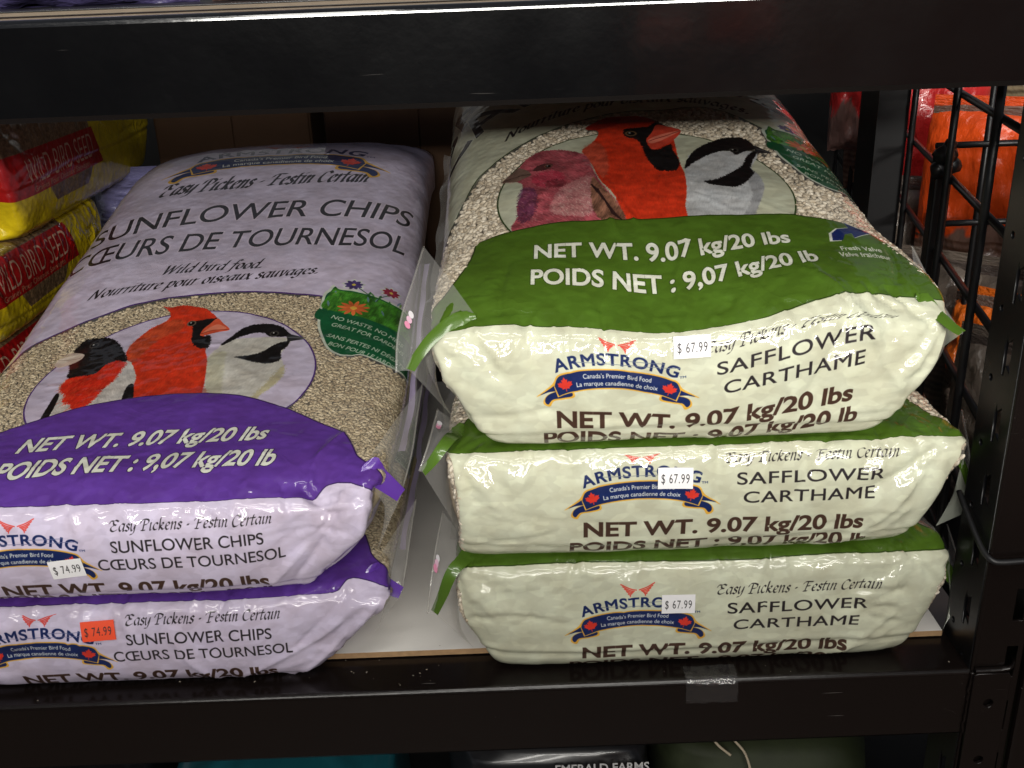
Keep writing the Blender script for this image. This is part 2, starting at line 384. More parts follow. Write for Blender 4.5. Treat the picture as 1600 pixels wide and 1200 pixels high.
BIRD = {
'cardinal':[(-64.0,366.8),(-55.0,363.7),(-40.0,367.8),(-25.0,362.7),(-12.0,356.6),(-1.0,344.3),(5.0,335.2),(5.0,323.9),(-7.0,303.5),(4.0,292.3),(6.0,270.1),(15.0,241.9),(21.0,209.8),(25.0,184.6),(27.0,171.6),(32.0,143.4),(-33.0,132.3),(-44.0,172.6),(-51.0,207.8),(-65.0,234.9),(-76.0,259.0),(-79.0,278.1),(-76.0,297.4),(-68.0,316.8),(-57.0,329.0),(-51.0,337.2),(-52.0,350.5)],
'card_mask':[(-25.0,327.0),(-16.0,331.1),(-5.0,335.2),(4.0,336.2),(7.0,329.0),(0.0,323.9),(-5.0,313.7),(-6.0,301.5),(-2.0,296.4),(4.0,298.4),(9.0,285.2),(9.0,270.1),(2.0,269.1),(-6.0,275.1),(-13.0,287.2),(-16.0,303.5),(-19.0,317.8)],
'card_beak':[(5.0,335.2),(14.0,323.9),(24.0,309.7),(15.0,305.6),(7.0,302.5),(1.0,299.5),(-6.0,298.4),(-6.0,311.7),(-1.0,323.9)],
'chick_body':[(14.0,247.0),(21.0,271.1),(25.0,282.2),(40.0,289.3),(93.0,287.2),(96.0,273.1),(91.0,250.0),(99.0,225.9),(102.0,203.7),(97.0,182.6),(87.0,164.5),(85.0,152.5),(82.0,124.3),(33.0,128.3),(28.0,171.6),(21.0,209.8)],
'chick_cap':[(22.0,275.1),(24.0,284.2),(30.0,295.4),(38.0,310.7),(50.0,318.8),(68.0,318.8),(82.0,311.7),(90.0,302.5),(95.0,292.3),(84.0,290.3),(73.0,290.3),(65.0,298.4),(56.0,300.5),(45.0,296.4),(36.0,290.3),(27.0,279.1)],
'chick_bib':[(42.0,247.0),(55.0,250.0),(69.0,256.0),(79.0,270.1),(86.0,277.1),(96.0,281.2),(95.0,267.1),(90.0,257.0),(93.0,239.9),(84.0,230.9),(71.0,232.9),(55.0,239.9)],
'chick_beak':[(91.0,295.4),(101.0,293.3),(111.0,286.2),(103.0,282.2),(94.0,280.1)],
'gros_body':[(-127.0,204.7),(-114.0,229.9),(-74.0,250.0),(-57.0,225.9),(-50.0,207.8),(-49.0,194.7),(-42.0,164.5),(-33.0,132.3),(-118.0,109.2),(-119.0,131.3),(-121.0,163.5),(-121.0,183.6)],
'gros_head':[(-135.0,250.0),(-136.0,264.1),(-128.0,270.1),(-140.0,279.1),(-140.0,288.2),(-136.0,302.5),(-123.0,307.6),(-106.0,303.5),(-93.0,290.3),(-82.0,271.1),(-72.0,249.0),(-84.0,250.0),(-92.0,240.9),(-98.0,221.8),(-112.0,218.8),(-124.0,216.8),(-129.0,235.9)],
'gros_beak':[(-152.0,253.0),(-150.0,269.1),(-142.0,277.1),(-129.0,273.1),(-124.0,267.1),(-126.0,256.0),(-135.0,248.0),(-144.0,245.0)],
'gros_bib':[(-125.0,204.7),(-123.0,215.8),(-111.0,222.8),(-101.0,228.9),(-92.0,241.9),(-85.0,250.0),(-72.0,245.0),(-71.0,226.9),(-72.0,204.7),(-77.0,188.7),(-78.0,173.6),(-81.0,159.5),(-85.0,148.4),(-93.0,145.4),(-102.0,159.5),(-112.0,166.5),(-113.0,178.6),(-123.0,191.7)],
'gros_wing':[(-124.0,184.6),(-123.0,163.5),(-121.0,139.4),(-116.0,116.3),(-113.0,127.3),(-115.0,154.5),(-119.0,179.6)],
'gros_wing2':[(-48.0,193.7),(-54.0,190.7),(-51.0,163.5),(-48.0,145.4),(-37.0,148.4)],
'finch':[(-143.0,261.7),(-134.0,275.0),(-124.0,291.3),(-116.0,307.6),(-104.0,319.9),(-87.0,321.9),(-72.0,316.8),(-59.0,306.6),(-53.0,289.2),(-52.0,269.9),(-49.0,241.3),(-43.0,213.7),(-36.0,184.0),(-31.0,156.0),(-34.0,135.3),(-130.0,143.6),(-130.0,177.8),(-129.0,200.5),(-123.0,226.0),(-123.0,244.3),(-128.0,253.5),(-135.0,256.6)],
'finch_beak':[(-143.0,261.7),(-134.0,275.0),(-126.0,287.2),(-117.0,278.0),(-113.0,265.8),(-118.0,260.7),(-128.0,254.5),(-135.0,256.6)],
'finch_streak':[(-111.0,276.0),(-104.0,287.2),(-93.0,289.2),(-90.0,282.1),(-95.0,275.0),(-105.0,271.9)],
'finch_cheek':[(-113.0,258.6),(-101.0,267.8),(-87.0,267.8),(-80.0,251.5),(-85.0,236.2),(-100.0,230.1),(-110.0,238.2)],
'finch_ear':[(-101.0,239.2),(-90.0,247.4),(-78.0,239.2),(-84.0,229.0),(-96.0,228.0)],
'finch_dark':[(-126.0,226.0),(-119.0,236.2),(-110.0,224.9),(-110.0,198.4),(-117.0,169.5),(-128.0,163.3),(-130.0,185.1)],
'finch_wing':[(-55.0,237.2),(-46.0,218.8),(-36.0,184.0),(-31.0,156.0),(-40.0,142.5),(-55.0,158.1),(-59.0,186.1)],
'finch_pale':[(-84.0,226.0),(-57.0,246.4),(-56.0,202.5),(-61.0,165.4),(-88.0,167.4),(-99.0,182.0)],
'card2':[(-50.0,372.9),(-37.0,391.3),(-23.0,401.5),(2.0,402.5),(19.0,396.4),(29.0,378.0),(36.0,369.9),(40.0,336.2),(38.0,299.4),(37.0,269.9),(37.0,242.3),(33.0,206.6),(27.0,175.7),(18.0,138.4),(-34.0,142.5),(-36.0,191.3),(-47.0,236.2),(-51.0,273.9),(-58.0,311.7),(-49.0,327.0),(-39.0,349.5),(-38.0,365.8)],
'mask2':[(-8.0,365.8),(4.0,367.8),(18.0,370.9),(28.0,381.1),(36.0,369.9),(24.0,359.7),(16.0,343.3),(11.0,333.1),(12.0,314.8),(15.0,308.6),(23.0,310.7),(35.0,322.9),(35.0,304.6),(37.0,290.3),(37.0,275.0),(33.0,258.6),(23.0,252.5),(13.0,255.6),(8.0,272.9),(5.0,293.3),(4.0,323.9),(0.0,337.2),(-9.0,342.3),(-11.0,352.5)],
'beak2':[(27.0,372.9),(38.0,368.8),(51.0,356.6),(40.0,333.1),(30.0,320.9),(15.0,308.6),(12.0,319.9),(11.0,333.1),(20.0,354.6)],
'neck2':[(-58.0,311.7),(-45.0,334.1),(-35.0,317.8),(-35.0,267.8),(-43.0,240.3),(-51.0,273.9)],
'cbody2':[(39.0,255.6),(46.0,279.0),(56.0,295.4),(117.0,299.4),(106.0,258.6),(109.0,239.2),(108.0,212.7),(98.0,180.9),(86.0,152.9),(77.0,127.0),(17.0,131.1),(27.0,175.7),(33.0,206.6)],
'ccap2':[(39.0,257.6),(47.0,284.1),(60.0,307.6),(77.0,323.9),(97.0,338.2),(113.0,340.3),(119.0,330.1),(121.0,316.8),(121.0,308.6),(108.0,300.5),(97.0,291.3),(92.0,301.5),(79.0,298.4),(62.0,285.2),(48.0,268.8)],
'cbib2':[(53.0,224.9),(64.0,230.1),(79.0,242.3),(97.0,263.7),(107.0,287.2),(118.0,302.5),(119.0,296.4),(111.0,277.0),(105.0,258.6),(106.0,246.4),(93.0,222.9),(82.0,212.7),(70.0,213.7),(58.0,217.8)],
'cbeak2':[(121.0,317.8),(128.0,310.7),(136.0,301.5),(127.0,299.4),(119.0,298.4)],
}

def eye(A, x, y, r, ring=None):
    an = np.linspace(0, 2*math.pi, 16, endpoint=False)
    if ring is not None: A.poly(np.stack([x+r*1.5*np.cos(an), y+r*1.7*np.sin(an)], 1), ring)
    A.poly(np.stack([x+r*np.cos(an), y+r*1.2*np.sin(an)], 1), srgb(10, 8, 8))
    A.poly(np.stack([x-.3*r+r*.3*np.cos(an), y+.4*r+r*.35*np.sin(an)], 1), srgb(190, 190, 190))

def feathers(A, poly, n, col, ln, ang, seed, op=.6, wd=.5):
    r = np.random.default_rng(seed); P = np.asarray(poly); lo = P.min(0); hi = P.max(0); k = 0
    def inside(x, y):
        c = False; j = len(P)-1
        for i in range(len(P)):
            if (P[i, 1] > y) != (P[j, 1] > y) and x < (P[j, 0]-P[i, 0])*(y-P[i, 1])/(P[j, 1]-P[i, 1])+P[i, 0]: c = not c
            j = i
        return c
    while k < n:
        x, y = r.uniform(lo[0], hi[0]), r.uniform(lo[1], hi[1]); k += 1
        if not inside(x, y): continue
        a = ang+r.normal(0, .25); l = ln*r.uniform(.5, 1.3); c, s = math.cos(a), math.sin(a)
        w = wd*r.uniform(.5, 1.2); p = np.array([(x, y), (x+c*l*.5-s*w, y+s*l*.5+c*w), (x+c*l, y+s*l), (x+c*l*.5+s*w, y+s*l*.5-c*w)])
        A.put(A.cover(poly_edges(p)), col*(1+r.uniform(-.15, .15)), op=op*r.uniform(.4, 1))

def logo(A, cx, cy, k=1.0):
    """ribbon logo with arched name, two leaves and a pair of small red wings"""
    navy = srgb(24, 40, 92); gold = srgb(222, 172, 70); red = srgb(214, 58, 48); wh = srgb(225, 228, 225)
    T = lambda pts: [(cx+x*k, cy+y*k) for x, y in pts]
    for sg in (-1, 1):
        M = lambda pts: T([(sg*x, y) for x, y in pts])
        # outer tail, then curled lower fold
        A.poly(M([(54, 2), (60, -6), (66, -11), (76, -18.5), (66, -14.5), (57, -13.5), (50, -12)]), gold, n=4)
        A.poly(M([(53, 1), (58, -7), (64, -11.5), (72, -16.6), (64, -14), (56, -13), (50, -12)]), navy, n=4)
        A.poly(M([(41, -12.6), (39.5, -19), (50, -21.5), (59, -23), (63, -29), (69, -26), (68, -20), (62, -15), (50, -12)]), gold, n=4)
        A.poly(M([(42.5, -13), (41.5, -17.8), (50, -20), (60, -21.5), (64.5, -26.5), (67.5, -24), (66.5, -19), (61, -15), (50, -12.2)]), navy, n=4)
    top = [(-58, -8), (-55, -.5), (-48, 3), (-30, 7.2), (0, 9.2), (30, 7.2), (48, 3), (55, -.5), (58, -8)]
    bot = [(54, -18), (40, -12.8), (20, -9.2), (0, -8), (-20, -9.2), (-40, -12.8), (-54, -18)]
    def strip(o, col, dy=0):
        p = np.concatenate([catmull(np.array(top)+[0, o], 6), catmull(np.array(bot)+[0, -o], 6)]); p[:, 0] *= 1+o*.015
        A.put(A.cover(poly_edges(np.array(T(p.tolist())))), col)
    strip(1.3, gold); strip(0, navy)
    leaf = [(0, 7.2), (1.6, 4.3), (3.1, 4.8), (2.6, 1.6), (4.6, 3.2), (5.0, 2.1), (7.2, 2.5), (6.2, .2), (7.2, -.6), (3.4, -3.3), (3.7, -4.6), (.4, -4), (.45, -7), (-.45, -7), (-.4, -4), (-3.7, -4.6), (-3.4, -3.3), (-7.2, -.6), (-6.2, .2), (-7.2, 2.5), (-5.0, 2.1), (-4.6, 3.2), (-2.6, 1.6), (-3.1, 4.8), (-1.6, 4.3)]
    for sg in (-1, 1):
        a = -.22*sg; ca, sa = math.cos(a), math.sin(a)
        A.poly(T([(sg*48+(x*ca-y*sa)*.98, -6.5+(x*sa+y*ca)*.98) for x, y in leaf]), red, smooth=False)
    f1 = lambda x: -((x-cx)/k)**2*.0021*k
    A.text("Canada's Premier Bird Food", cx, cy+1.6*k, 4.6*k, 62*k, wh, bold=.012, f=f1, center=True)
    A.text("La marque canadienne de choix", cx, cy-5.6*k, 4.6*k, 74*k, wh, bold=.012, f=f1, center=True)
    f2 = lambda x: -((x-cx)/k)**2*.0030*k
    for dx, op in ((0, 1),):
        A.text("ARMSTRONG", cx-1*k, cy+14.2*k, 11.2*k, 112*k, navy, bold=.026, f=f2, center=True, space=1.12)
    # tiny wedge serifs
    A.text("TM", cx+57*k, cy+14*k-9.5*k, 2.4*k, 6*k, navy, bold=.01)
    for sg in (-1, 1):
        for i in range(6):
            x0, y0 = 2+i*1.1, 33-i*.9; x1, y1 = 17.5-i*1.9, 40-i*2.6
            if i == 0: x0 = 1
            A.stroke(T([(sg*x0, y0), (sg*(x0+x1)/2, (y0+y1)/2-.9), (sg*x1, y1)]), 1.05*k, red)

def weight(A, col, y1, y2, f, cap, halo=None, pos=((-118, 226), (-123, 246)), slant=.06, g=0):
    A.text("NET WT. 9.07 kg/20 lbs", pos[0][0], y1, cap, pos[0][1], col, bold=.030, slant=slant, f=f, halo=halo, halo_w=.8)
    A.text("POIDS NET : 9,07 kg/20 lb", pos[1][0], y2, cap, pos[1][1], col, bold=.030, slant=slant, f=f, halo=halo, halo_w=.8)

def bag_art(kind):
    green = kind == 'green'
    pale = srgb(205, 209, 190) if green else srgb(208, 199, 228)
    band = srgb(74, 105, 32) if green else srgb(94, 58, 154)
    ink = srgb(44, 40, 44)
    A = Art(-270, 270, -150, 870, pale)
    # faint blotching of the ink
    yy, xx = np.mgrid[0:A.h, 0:A.w]
    A.rgb *= (1+(vnoise(xx/60., yy/60., 3)-.5)*.05)[..., None]
    # clear window across the bag
    if green:
        wt = [(-290, 90), (-240, 150), (-200, 215), (-173, 286), (-154, 312), (-125, 342), (-94, 369), (-51, 398), (-8, 416), (37, 418), (72, 424), (103, 417), (129, 390), (160, 350), (200, 320), (290, 300)]
        bt = [(290, 8), (250, 16), (224, 34), (208, 66), (194, 104), (180, 134), (160, 148), (110, 155), (40, 153), (-30, 152), (-90, 155), (-130, 150), (-160, 141), (-171, 136), (-174, 120), (-180, 96), (-194, 66), (-214, 38), (-250, 14), (-290, 6)]
        line = srgb(52, 72, 40)
    else:
        wt = [(-290, 190), (-240, 250), (-219, 283), (-209, 312), (-171, 333), (-134, 356), (-94, 376), (-50, 388), (20, 392), (92, 384), (150, 372), (200, 350), (290, 330)]
        bt = [(290, 4), (252, 14), (226, 30), (205, 44), (196, 62), (188, 80), (176, 94), (154, 108), (121, 134), (78, 158), (36, 169), (-13, 170), (-51, 163), (-86, 152), (-118, 134), (-147, 112), (-180, 88), (-210, 50), (-290, 12)]
        line = srgb(74, 42, 120)
    wtc = catmull(wt, 8); btc = catmull(bt, 8)
    A.put(A.cover(poly_edges(np.concatenate([wtc, btc]))), srgb(200, 185, 150), alpha=0.0)
    A.stroke(wt, 2.6 if not green else 1.6, line)
    # halo circle behind the birds
    an = np.linspace(0, 2*math.pi, 90, endpoint=False); cc = (-10, 205) if not green else (-8, 208); cr = (143, 146) if not green else (140, 150)
    A.poly(np.stack([cc[0]+cr[0]*1.012*np.cos(an), cc[1]+cr[1]*1.012*np.sin(an)], 1), line, smooth=False)
    A.poly(np.stack([cc[0]+cr[0]*np.cos(an), cc[1]+cr[1]*np.sin(an)], 1), pale*.98, smooth=False)
    red = srgb(216, 58, 32); blk = srgb(24, 22, 24)
    # --- birds
    if green:
        A.poly(BIRD['cbody2'], srgb(196, 200, 208), jitter=1.0, tex=.07, ang=1.3, seed=3)
        feathers(A, BIRD['cbody2'], 500, srgb(160, 166, 178), 9, -1.9, 4, .4)
        A.poly([(104, 255), (109, 239), (108, 212), (98, 181), (86, 150), (80, 130), (70, 135), (92, 190), (96, 225)], srgb(148, 150, 158), jitter=1.5, op=.6, tex=.15)
        A.poly(BIRD['ccap2'], blk, jitter=1.2, tex=.25); A.poly(BIRD['cbib2'], blk, jitter=1.4, tex=.25)
        A.poly(BIRD['cbeak2'], srgb(40, 40, 44)); A.stroke([(121, 309), (136, 301.5)], .8, srgb(140, 140, 145))
        eye(A, 97, 303, 3.2, srgb(70, 68, 66))
        A.poly(BIRD['card2'], red, jitter=.9, tex=.10, ang=1.5, seed=5)
        A.poly(BIRD['neck2'], srgb(190, 92, 74), jitter=2.5, op=.65, tex=.2)
        feathers(A, BIRD['card2'], 900, srgb(228, 84, 50), 8, -1.6, 6, .35); feathers(A, BIRD['card2'], 500, srgb(160, 30, 20), 9, -1.5, 7, .3)
        A.poly([(-50, 373), (-37, 391), (-23, 401), (2, 402), (19, 396), (30, 381), (10, 384), (-15, 380), (-38, 366)], srgb(150, 30, 24), jitter=1.5, op=.55, tex=.2)
        A.poly(BIRD['mask2'], blk, jitter=1.6, tex=.25)
        A.poly(BIRD['beak2'], srgb(214, 74, 56), tex=.08); A.poly([(13, 333), (29, 348), (51, 357), (33, 338), (16, 324)], srgb(240, 150, 130), op=.7)
        A.stroke([(13, 330), (30, 342), (51, 357)], 1.0, srgb(110, 30, 26))
        eye(A, -3, 352, 4.2, srgb(110, 84, 60))
        A.poly(BIRD['finch'], srgb(172, 82, 94), jitter=1.4, tex=.22, ang=-.9, seed=8)
        A.poly(BIRD['finch_pale'], srgb(196, 150, 150), jitter=3, op=.6, tex=.2)
        A.poly(BIRD['finch_dark'], srgb(84, 44, 78), jitter=3, op=.7, tex=.3)
        A.poly(BIRD['finch_cheek'], srgb(186, 56, 82), jitter=2.5, op=.75, tex=.2); A.poly(BIRD['finch_ear'], srgb(110, 42, 52), jitter=2.5, op=.7, tex=.3)
        feathers(A, BIRD['finch'], 1500, srgb(214, 150, 156), 7, -1.0, 9, .5, .4); feathers(A, BIRD['finch'], 1200, srgb(104, 34, 50), 7, -1.0, 10, .5, .4)
        feathers(A, BIRD['finch_pale'], 500, srgb(226, 196, 192), 7, -1.2, 12, .6, .4)
        A.poly(BIRD['finch_wing'], srgb(132, 92, 76), jitter=1.5, tex=.3)
        for i in range(7): A.stroke([(-56+i*2.0, 226-i*8), (-50+i*2, 196-i*6), (-42+i*1.5, 162-i*2)], 1.6, srgb(52, 34, 34))
        A.poly(BIRD['finch_beak'], srgb(116, 92, 84), jitter=.4, tex=.12); A.stroke([(-143, 262), (-128, 266), (-114, 267)], 1.2, srgb(60, 40, 38))
        A.poly(BIRD['finch_streak'], srgb(70, 40, 40), jitter=1.2, op=.85); eye(A, -95, 282, 2.8, srgb(120, 76, 66))
    else:
        A.poly(BIRD['chick_body'], srgb(206, 204, 200), jitter=1.0, tex=.07, ang=1.3, seed=3)
        A.poly([(14, 247), (21, 210), (28, 172), (33, 128), (60, 128), (45, 180), (36, 230), (30, 262)], srgb(196, 194, 166), jitter=3, op=.6, tex=.12)
        A.poly([(99, 226), (102, 204), (97, 183), (87, 164), (78, 130), (66, 130), (84, 175), (92, 205)], srgb(182, 170, 124), jitter=3, op=.6, tex=.15)
        feathers(A, BIRD['chick_body'], 600, srgb(176, 174, 168), 9, -1.9, 4, .4)
        A.poly(BIRD['chick_cap'], blk, jitter=1.2, tex=.25); A.poly(BIRD['chick_bib'], blk, jitter=1.4, tex=.25)
        A.poly(BIRD['chick_beak'], srgb(46, 46, 50)); A.stroke([(92, 289), (110, 287)], .8, srgb(150, 150, 150)); eye(A, 76, 297, 3.4, srgb(66, 64, 62))
        A.poly(BIRD['cardinal'], red, jitter=1.0, tex=.12, ang=1.5, seed=5)
        A.poly([(-79, 278), (-76, 297), (-57, 329), (-35, 335), (-30, 315), (-50, 295), (-60, 262), (-66, 240)], srgb(176, 84, 52), jitter=3, op=.6, tex=.25)
        feathers(A, BIRD['cardinal'], 1100, srgb(224, 88, 50), 8, -1.7, 6, .4); feathers(A, BIRD['cardinal'], 600, srgb(150, 34, 20), 9, -1.5, 7, .3)
        A.poly([(-44, 172), (-33, 132), (32, 143), (25, 185), (-5, 172)], srgb(176, 36, 22), jitter=3, op=.4)
        A.poly(BIRD['card_mask'], blk, jitter=1.5, tex=.25); A.poly(BIRD['card_beak'], srgb(222, 92, 62), tex=.08)
        A.poly([(-5, 303), (2, 318), (10, 322), (20, 312), (6, 309)], srgb(240, 156, 130), op=.65); A.stroke([(-6, 302), (5, 309), (23, 310)], 1.0, srgb(120, 40, 30))
        eye(A, -22, 326, 3.4, srgb(110, 96, 84))
        A.poly(BIRD['gros_body'], srgb(204, 200, 200), jitter=1.2, tex=.1, ang=-1.1, seed=8)
        feathers(A, BIRD['gros_body'], 600, srgb(168, 162, 164), 9, -1.3, 13, .45)
        A.poly(BIRD['gros_bib'], srgb(208, 44, 28), jitter=2.6, tex=.15); feathers(A, BIRD['gros_bib'], 500, srgb(236, 96, 60), 8, -1.4, 14, .5); feathers(A, BIRD['gros_bib'], 300, srgb(214, 60, 40), 14, -1.8, 15, .8)
        A.poly(BIRD['gros_head'], blk, jitter=1.6, tex=.3); feathers(A, BIRD['gros_head'], 500, srgb(58, 56, 58), 6, -.9, 16, .5)
        A.poly(BIRD['gros_wing'], blk, jitter=.6); A.poly(BIRD['gros_wing2'], blk, jitter=.8)
        A.poly(BIRD['gros_beak'], srgb(214, 200, 190), jitter=.4, tex=.08); A.stroke([(-151, 262), (-138, 261), (-126, 262)], .9, srgb(150, 130, 122))
        eye(A, -121, 290, 3.6, srgb(64, 62, 62))
    # --- weight band
    bb = [(-290, -3), (-200, -3), (-100, -2), (0, -4), (60, -5), (120, -4), (152, -3), (166, 1), (178, 13), (196, 13), (222, 3), (250, -10), (290, -16)] if not green else [(-290, -3), (-200, -3), (-100, -2), (0, -4), (60, -5), (120, -3), (200, -3), (290, -3)]
    A.put(A.cover(poly_edges(np.concatenate([btc, catmull(bb, 4)]))), band, alpha=1.0)
    A.stroke(bt[1:-1], 1.6, band*.55); A.stroke(bb, 1.2, band*.6)
    f = (lambda x: np.interp(x, [-130, -70, -45, -25, 30, 130], [0, 0, -1, -1, -1, 0])) if green else (lambda x: (x/100.)*3.0-((x)/100.)**2*2.0)
    wcol = srgb(222, 226, 218)
    if green: weight(A, wcol, 94, 51, f, 24, halo=band*.62)
    else: weight(A, wcol, 76, 34, f, 25, halo=band*.45, slant=.16)
    sh_ = -8
    if green:   # arrow and valve note on the band
        nv = srgb(26, 44, 104); wh = srgb(214, 218, 214)
        ar = [(160, 103), (164, 116), (174, 126), (184, 129), (182, 138), (202, 122), (189, 103), (188, 114), (178, 110), (171, 101)]
        ar = [(146, 92), (149, 113), (157, 127), (168, 132), (168, 148), (188, 125), (168, 101), (168, 115), (161, 111), (156, 94)]
        A.poly([(169+(x-169)*1.14, 119+(y-119)*1.08) for x, y in ar], wh, smooth=False); A.poly(ar, nv, smooth=False)
        A.text("Fresh Valve", 168, 70, 8.6, 38, wh, bold=.02, center=True); A.text("Valve fra\u00eecheur", 168, 57, 8.6, 48, wh, bold=.02, center=True)
    # --- end panel
    for y0, (xa, xb) in ((0, (0, 0)),):
        for sg in (-1, 1):   # bare film beside the end panel
            k_ = 0 if sg < 0 else (26 if green else 32)
            A.poly([(sg*290, -6), (sg*(222+k_), -6), (sg*(210+k_), -30), (sg*(206+k_), -70), (sg*(212+k_), -120), (sg*(230+k_), -160), (sg*290, -160)], srgb(200, 185, 150), smooth=False, alpha=0.0, op=1)
    logo(A, -36 if green else -80, -58, .88)
    A.nib("Easy Pickens \u00b7 Festin Certain", 34 if green else -1, -36.5, 6.4, 146 if green else 138, ink)
    if green:
        A.text("SAFFLOWER", 44, -56, 11.2, 126, ink, bold=.008, space=1.05); A.text("CARTHAME", 50, -73.5, 11.2, 114, ink, bold=.008, space=1.05)
    else:
        A.text("SUNFLOWER CHIPS", -2, -56, 11.6, 130, ink, bold=.006); A.text("C\u0152URS DE TOURNESOL", -16, -73.5, 11.6, 162, ink, bold=.006)
    brn = srgb(70, 50, 42)
    weight(A, brn, -103, -124, None, 15.5, pos=((-86, 244), (-98, 264)) if green else ((-106, 234), (-118, 254)), slant=0)
    # --- upper text
    if green:
        fn = lambda x: 78-((x-30)/100.)**2*28
        A.nib("Wild bird food.", -50, 396, 12, 130, ink, nib=.27, f=fn); A.nib("Nourriture pour oiseaux sauvages.", -138, 367, 13, 275, ink, nib=.27, f=fn)
        f3 = lambda x: 90-((x-20)/100.)**2*26
        A.text("CARTHAME", -222, 412, 48, 400, ink, bold=.012, f=f3, slant=.1, halo=srgb(225, 230, 212), halo_w=1.5)
        A.text("SAFFLOWER", -222, 486, 48, 400, ink, bold=.012, f=f3, slant=.1, halo=srgb(225, 230, 212), halo_w=1.5)
    else:
        A.nib("Wild bird food.", -86, 442, 14, 122, ink, nib=.27, f=lambda x: x*.05+4); A.nib("Nourriture pour oiseaux sauvages.", -163, 404, 13, 270, ink, nib=.27, f=lambda x: x*.13+14-(np.abs(x-60)<60)*0)
        hal = srgb(226, 214, 240)
        A.text("C\u0152URS DE TOURNESOL", -226, 502, 50, 436, ink, bold=.006, f=lambda x: x*.045-((x)/100.)**2*1.5, slant=.08, halo=hal, halo_w=1.7)
        A.text("SUNFLOWER CHIPS", -214, 578, 52, 424, ink, bold=.006, f=lambda x: x*.07+5-((x)/100.)**2*3.5, slant=.08, halo=hal, halo_w=1.7)
        A.nib("Easy Pickens \u00b7 Festin Certain", -150, 672, 24, 292, ink, nib=.24, f=lambda x: x*.08+12)
    logo(A, 5, 775, 2.2)
    # --- round green emblem with flowers
    if green:
        e = lambda pts: [(x+20, y-18) for x, y in pts]
    else: e = lambda pts: pts
    out = e([(122, 378), (127, 392), (131, 402), (137, 396), (155, 394), (184, 386), (204, 380), (226, 376), (246, 372), (258, 355), (262, 300), (250, 258), (228, 250), (212, 250), (195, 255), (178, 260), (166, 255), (153, 256), (140, 270), (130, 296), (123, 325)])
    wht = srgb(206, 216, 206)
    cxm = np.array(out).mean(0); A.poly([(cxm[0]+(x-cxm[0])*1.055, cxm[1]+(y-cxm[1])*1.045) for x, y in out], wht)
    A.poly(out, srgb(26, 92, 58))
    r = np.random.default_rng(5)
    upper = e([(122, 354), (124, 378), (131, 400), (137, 394), (155, 392), (184, 384), (204, 378), (246, 369), (257, 352), (258, 322), (206, 328), (160, 343)])
    A.poly(upper, srgb(66, 128, 44), tex=.3)
    for i in range(34):
        x, y = e([(r.uniform(128, 250), r.uniform(338, 386))])[0]; a = r.uniform(.9, 2.2); l = r.uniform(6, 15)
        A.poly([(x, y), (x+math.cos(a)*l*.5+1.6, y+math.sin(a)*l*.5), (x+math.cos(a)*l, y+math.sin(a)*l*.9), (x+math.cos(a)*l*.5-1.6, y+math.sin(a)*l*.5)], [srgb(104, 160, 60), srgb(36, 92, 40), srgb(110, 140, 170), srgb(60, 120, 50)][i % 4], op=.8)
    A.poly(e([(118, 352), (124, 350), (160, 341), (206, 326), (262, 318), (262, 300), (206, 306), (160, 322), (118, 330)]), srgb(26, 92, 58))
    def flower(x, y, rx, ry, col, cc, n=9):
        x, y = e([(x, y)])[0]
        for i in range(n):
            a = 2*math.pi*i/n+.2; c, s = math.cos(a), math.sin(a)
            A.poly([(x, y), (x+rx*.6*c-2.6*s, y+ry*.6*s+2.6*c), (x+rx*c, y+ry*s), (x+rx*.6*c+2.6*s, y+ry*.6*s-2.6*c)], col*(1+(i % 3-1)*.08))
        A.poly([(x-rx*.22, y), (x, y+ry*.25), (x+rx*.22, y), (x, y-ry*.25)], cc)
    for fx, fy in ((153, 408), (201, 404)):
        for q in (1,): flower(fx, fy, 15, 13, wht, wht)
    flower(153, 408, 12, 10.5, srgb(76, 62, 120), srgb(210, 190, 90)); flower(201, 404, 12, 10.5, srgb(150, 44, 70), srgb(220, 190, 90)); flower(158, 358, 20, 16, srgb(218, 110, 62), srgb(230, 180, 80), 11)
    A.stroke(e([(160, 402), (176, 386), (182, 376)]), 1.4, srgb(50, 90, 60)); A.stroke(e([(198, 396), (188, 386), (184, 376)]), 1.4, srgb(50, 90, 60))
    q = (lambda x: -(x-134)*.36) if not green else (lambda x: -(x-154)*.36)
    X = 134 if not green else 154; Y = 0 if not green else -18
    for (s, dx, y, w_) in (("NO WASTE, NO MESS", 0, 333, 92), ("GREAT FOR GARDENS", 2, 317, 92), ("SANS PERTES NI D\u00c9G\u00c2TS", 0, 292, 98), ("BON POUR LE JARDIN", 4, 276, 84)):
        A.text(s, X+dx, y+Y, 7.5, w_, srgb(190, 208, 190), bold=.012, f=q)
    return A
# ------------------------------------------------------------------ bag shells
def half_super(a, b, p=3.2, n=240):
    """centre -> edge: arc length, x/a-scaled X in 0..1, drop G in 0..1"""
    ph = np.linspace(math.pi/2, 0, n); X = np.abs(np.cos(ph))**(2/p); H = np.abs(np.sin(ph))**(2/p)
    L = np.concatenate([[0], np.cumsum(np.hypot(np.diff(X*a), np.diff(H*b)))]); return L, X, 1-H

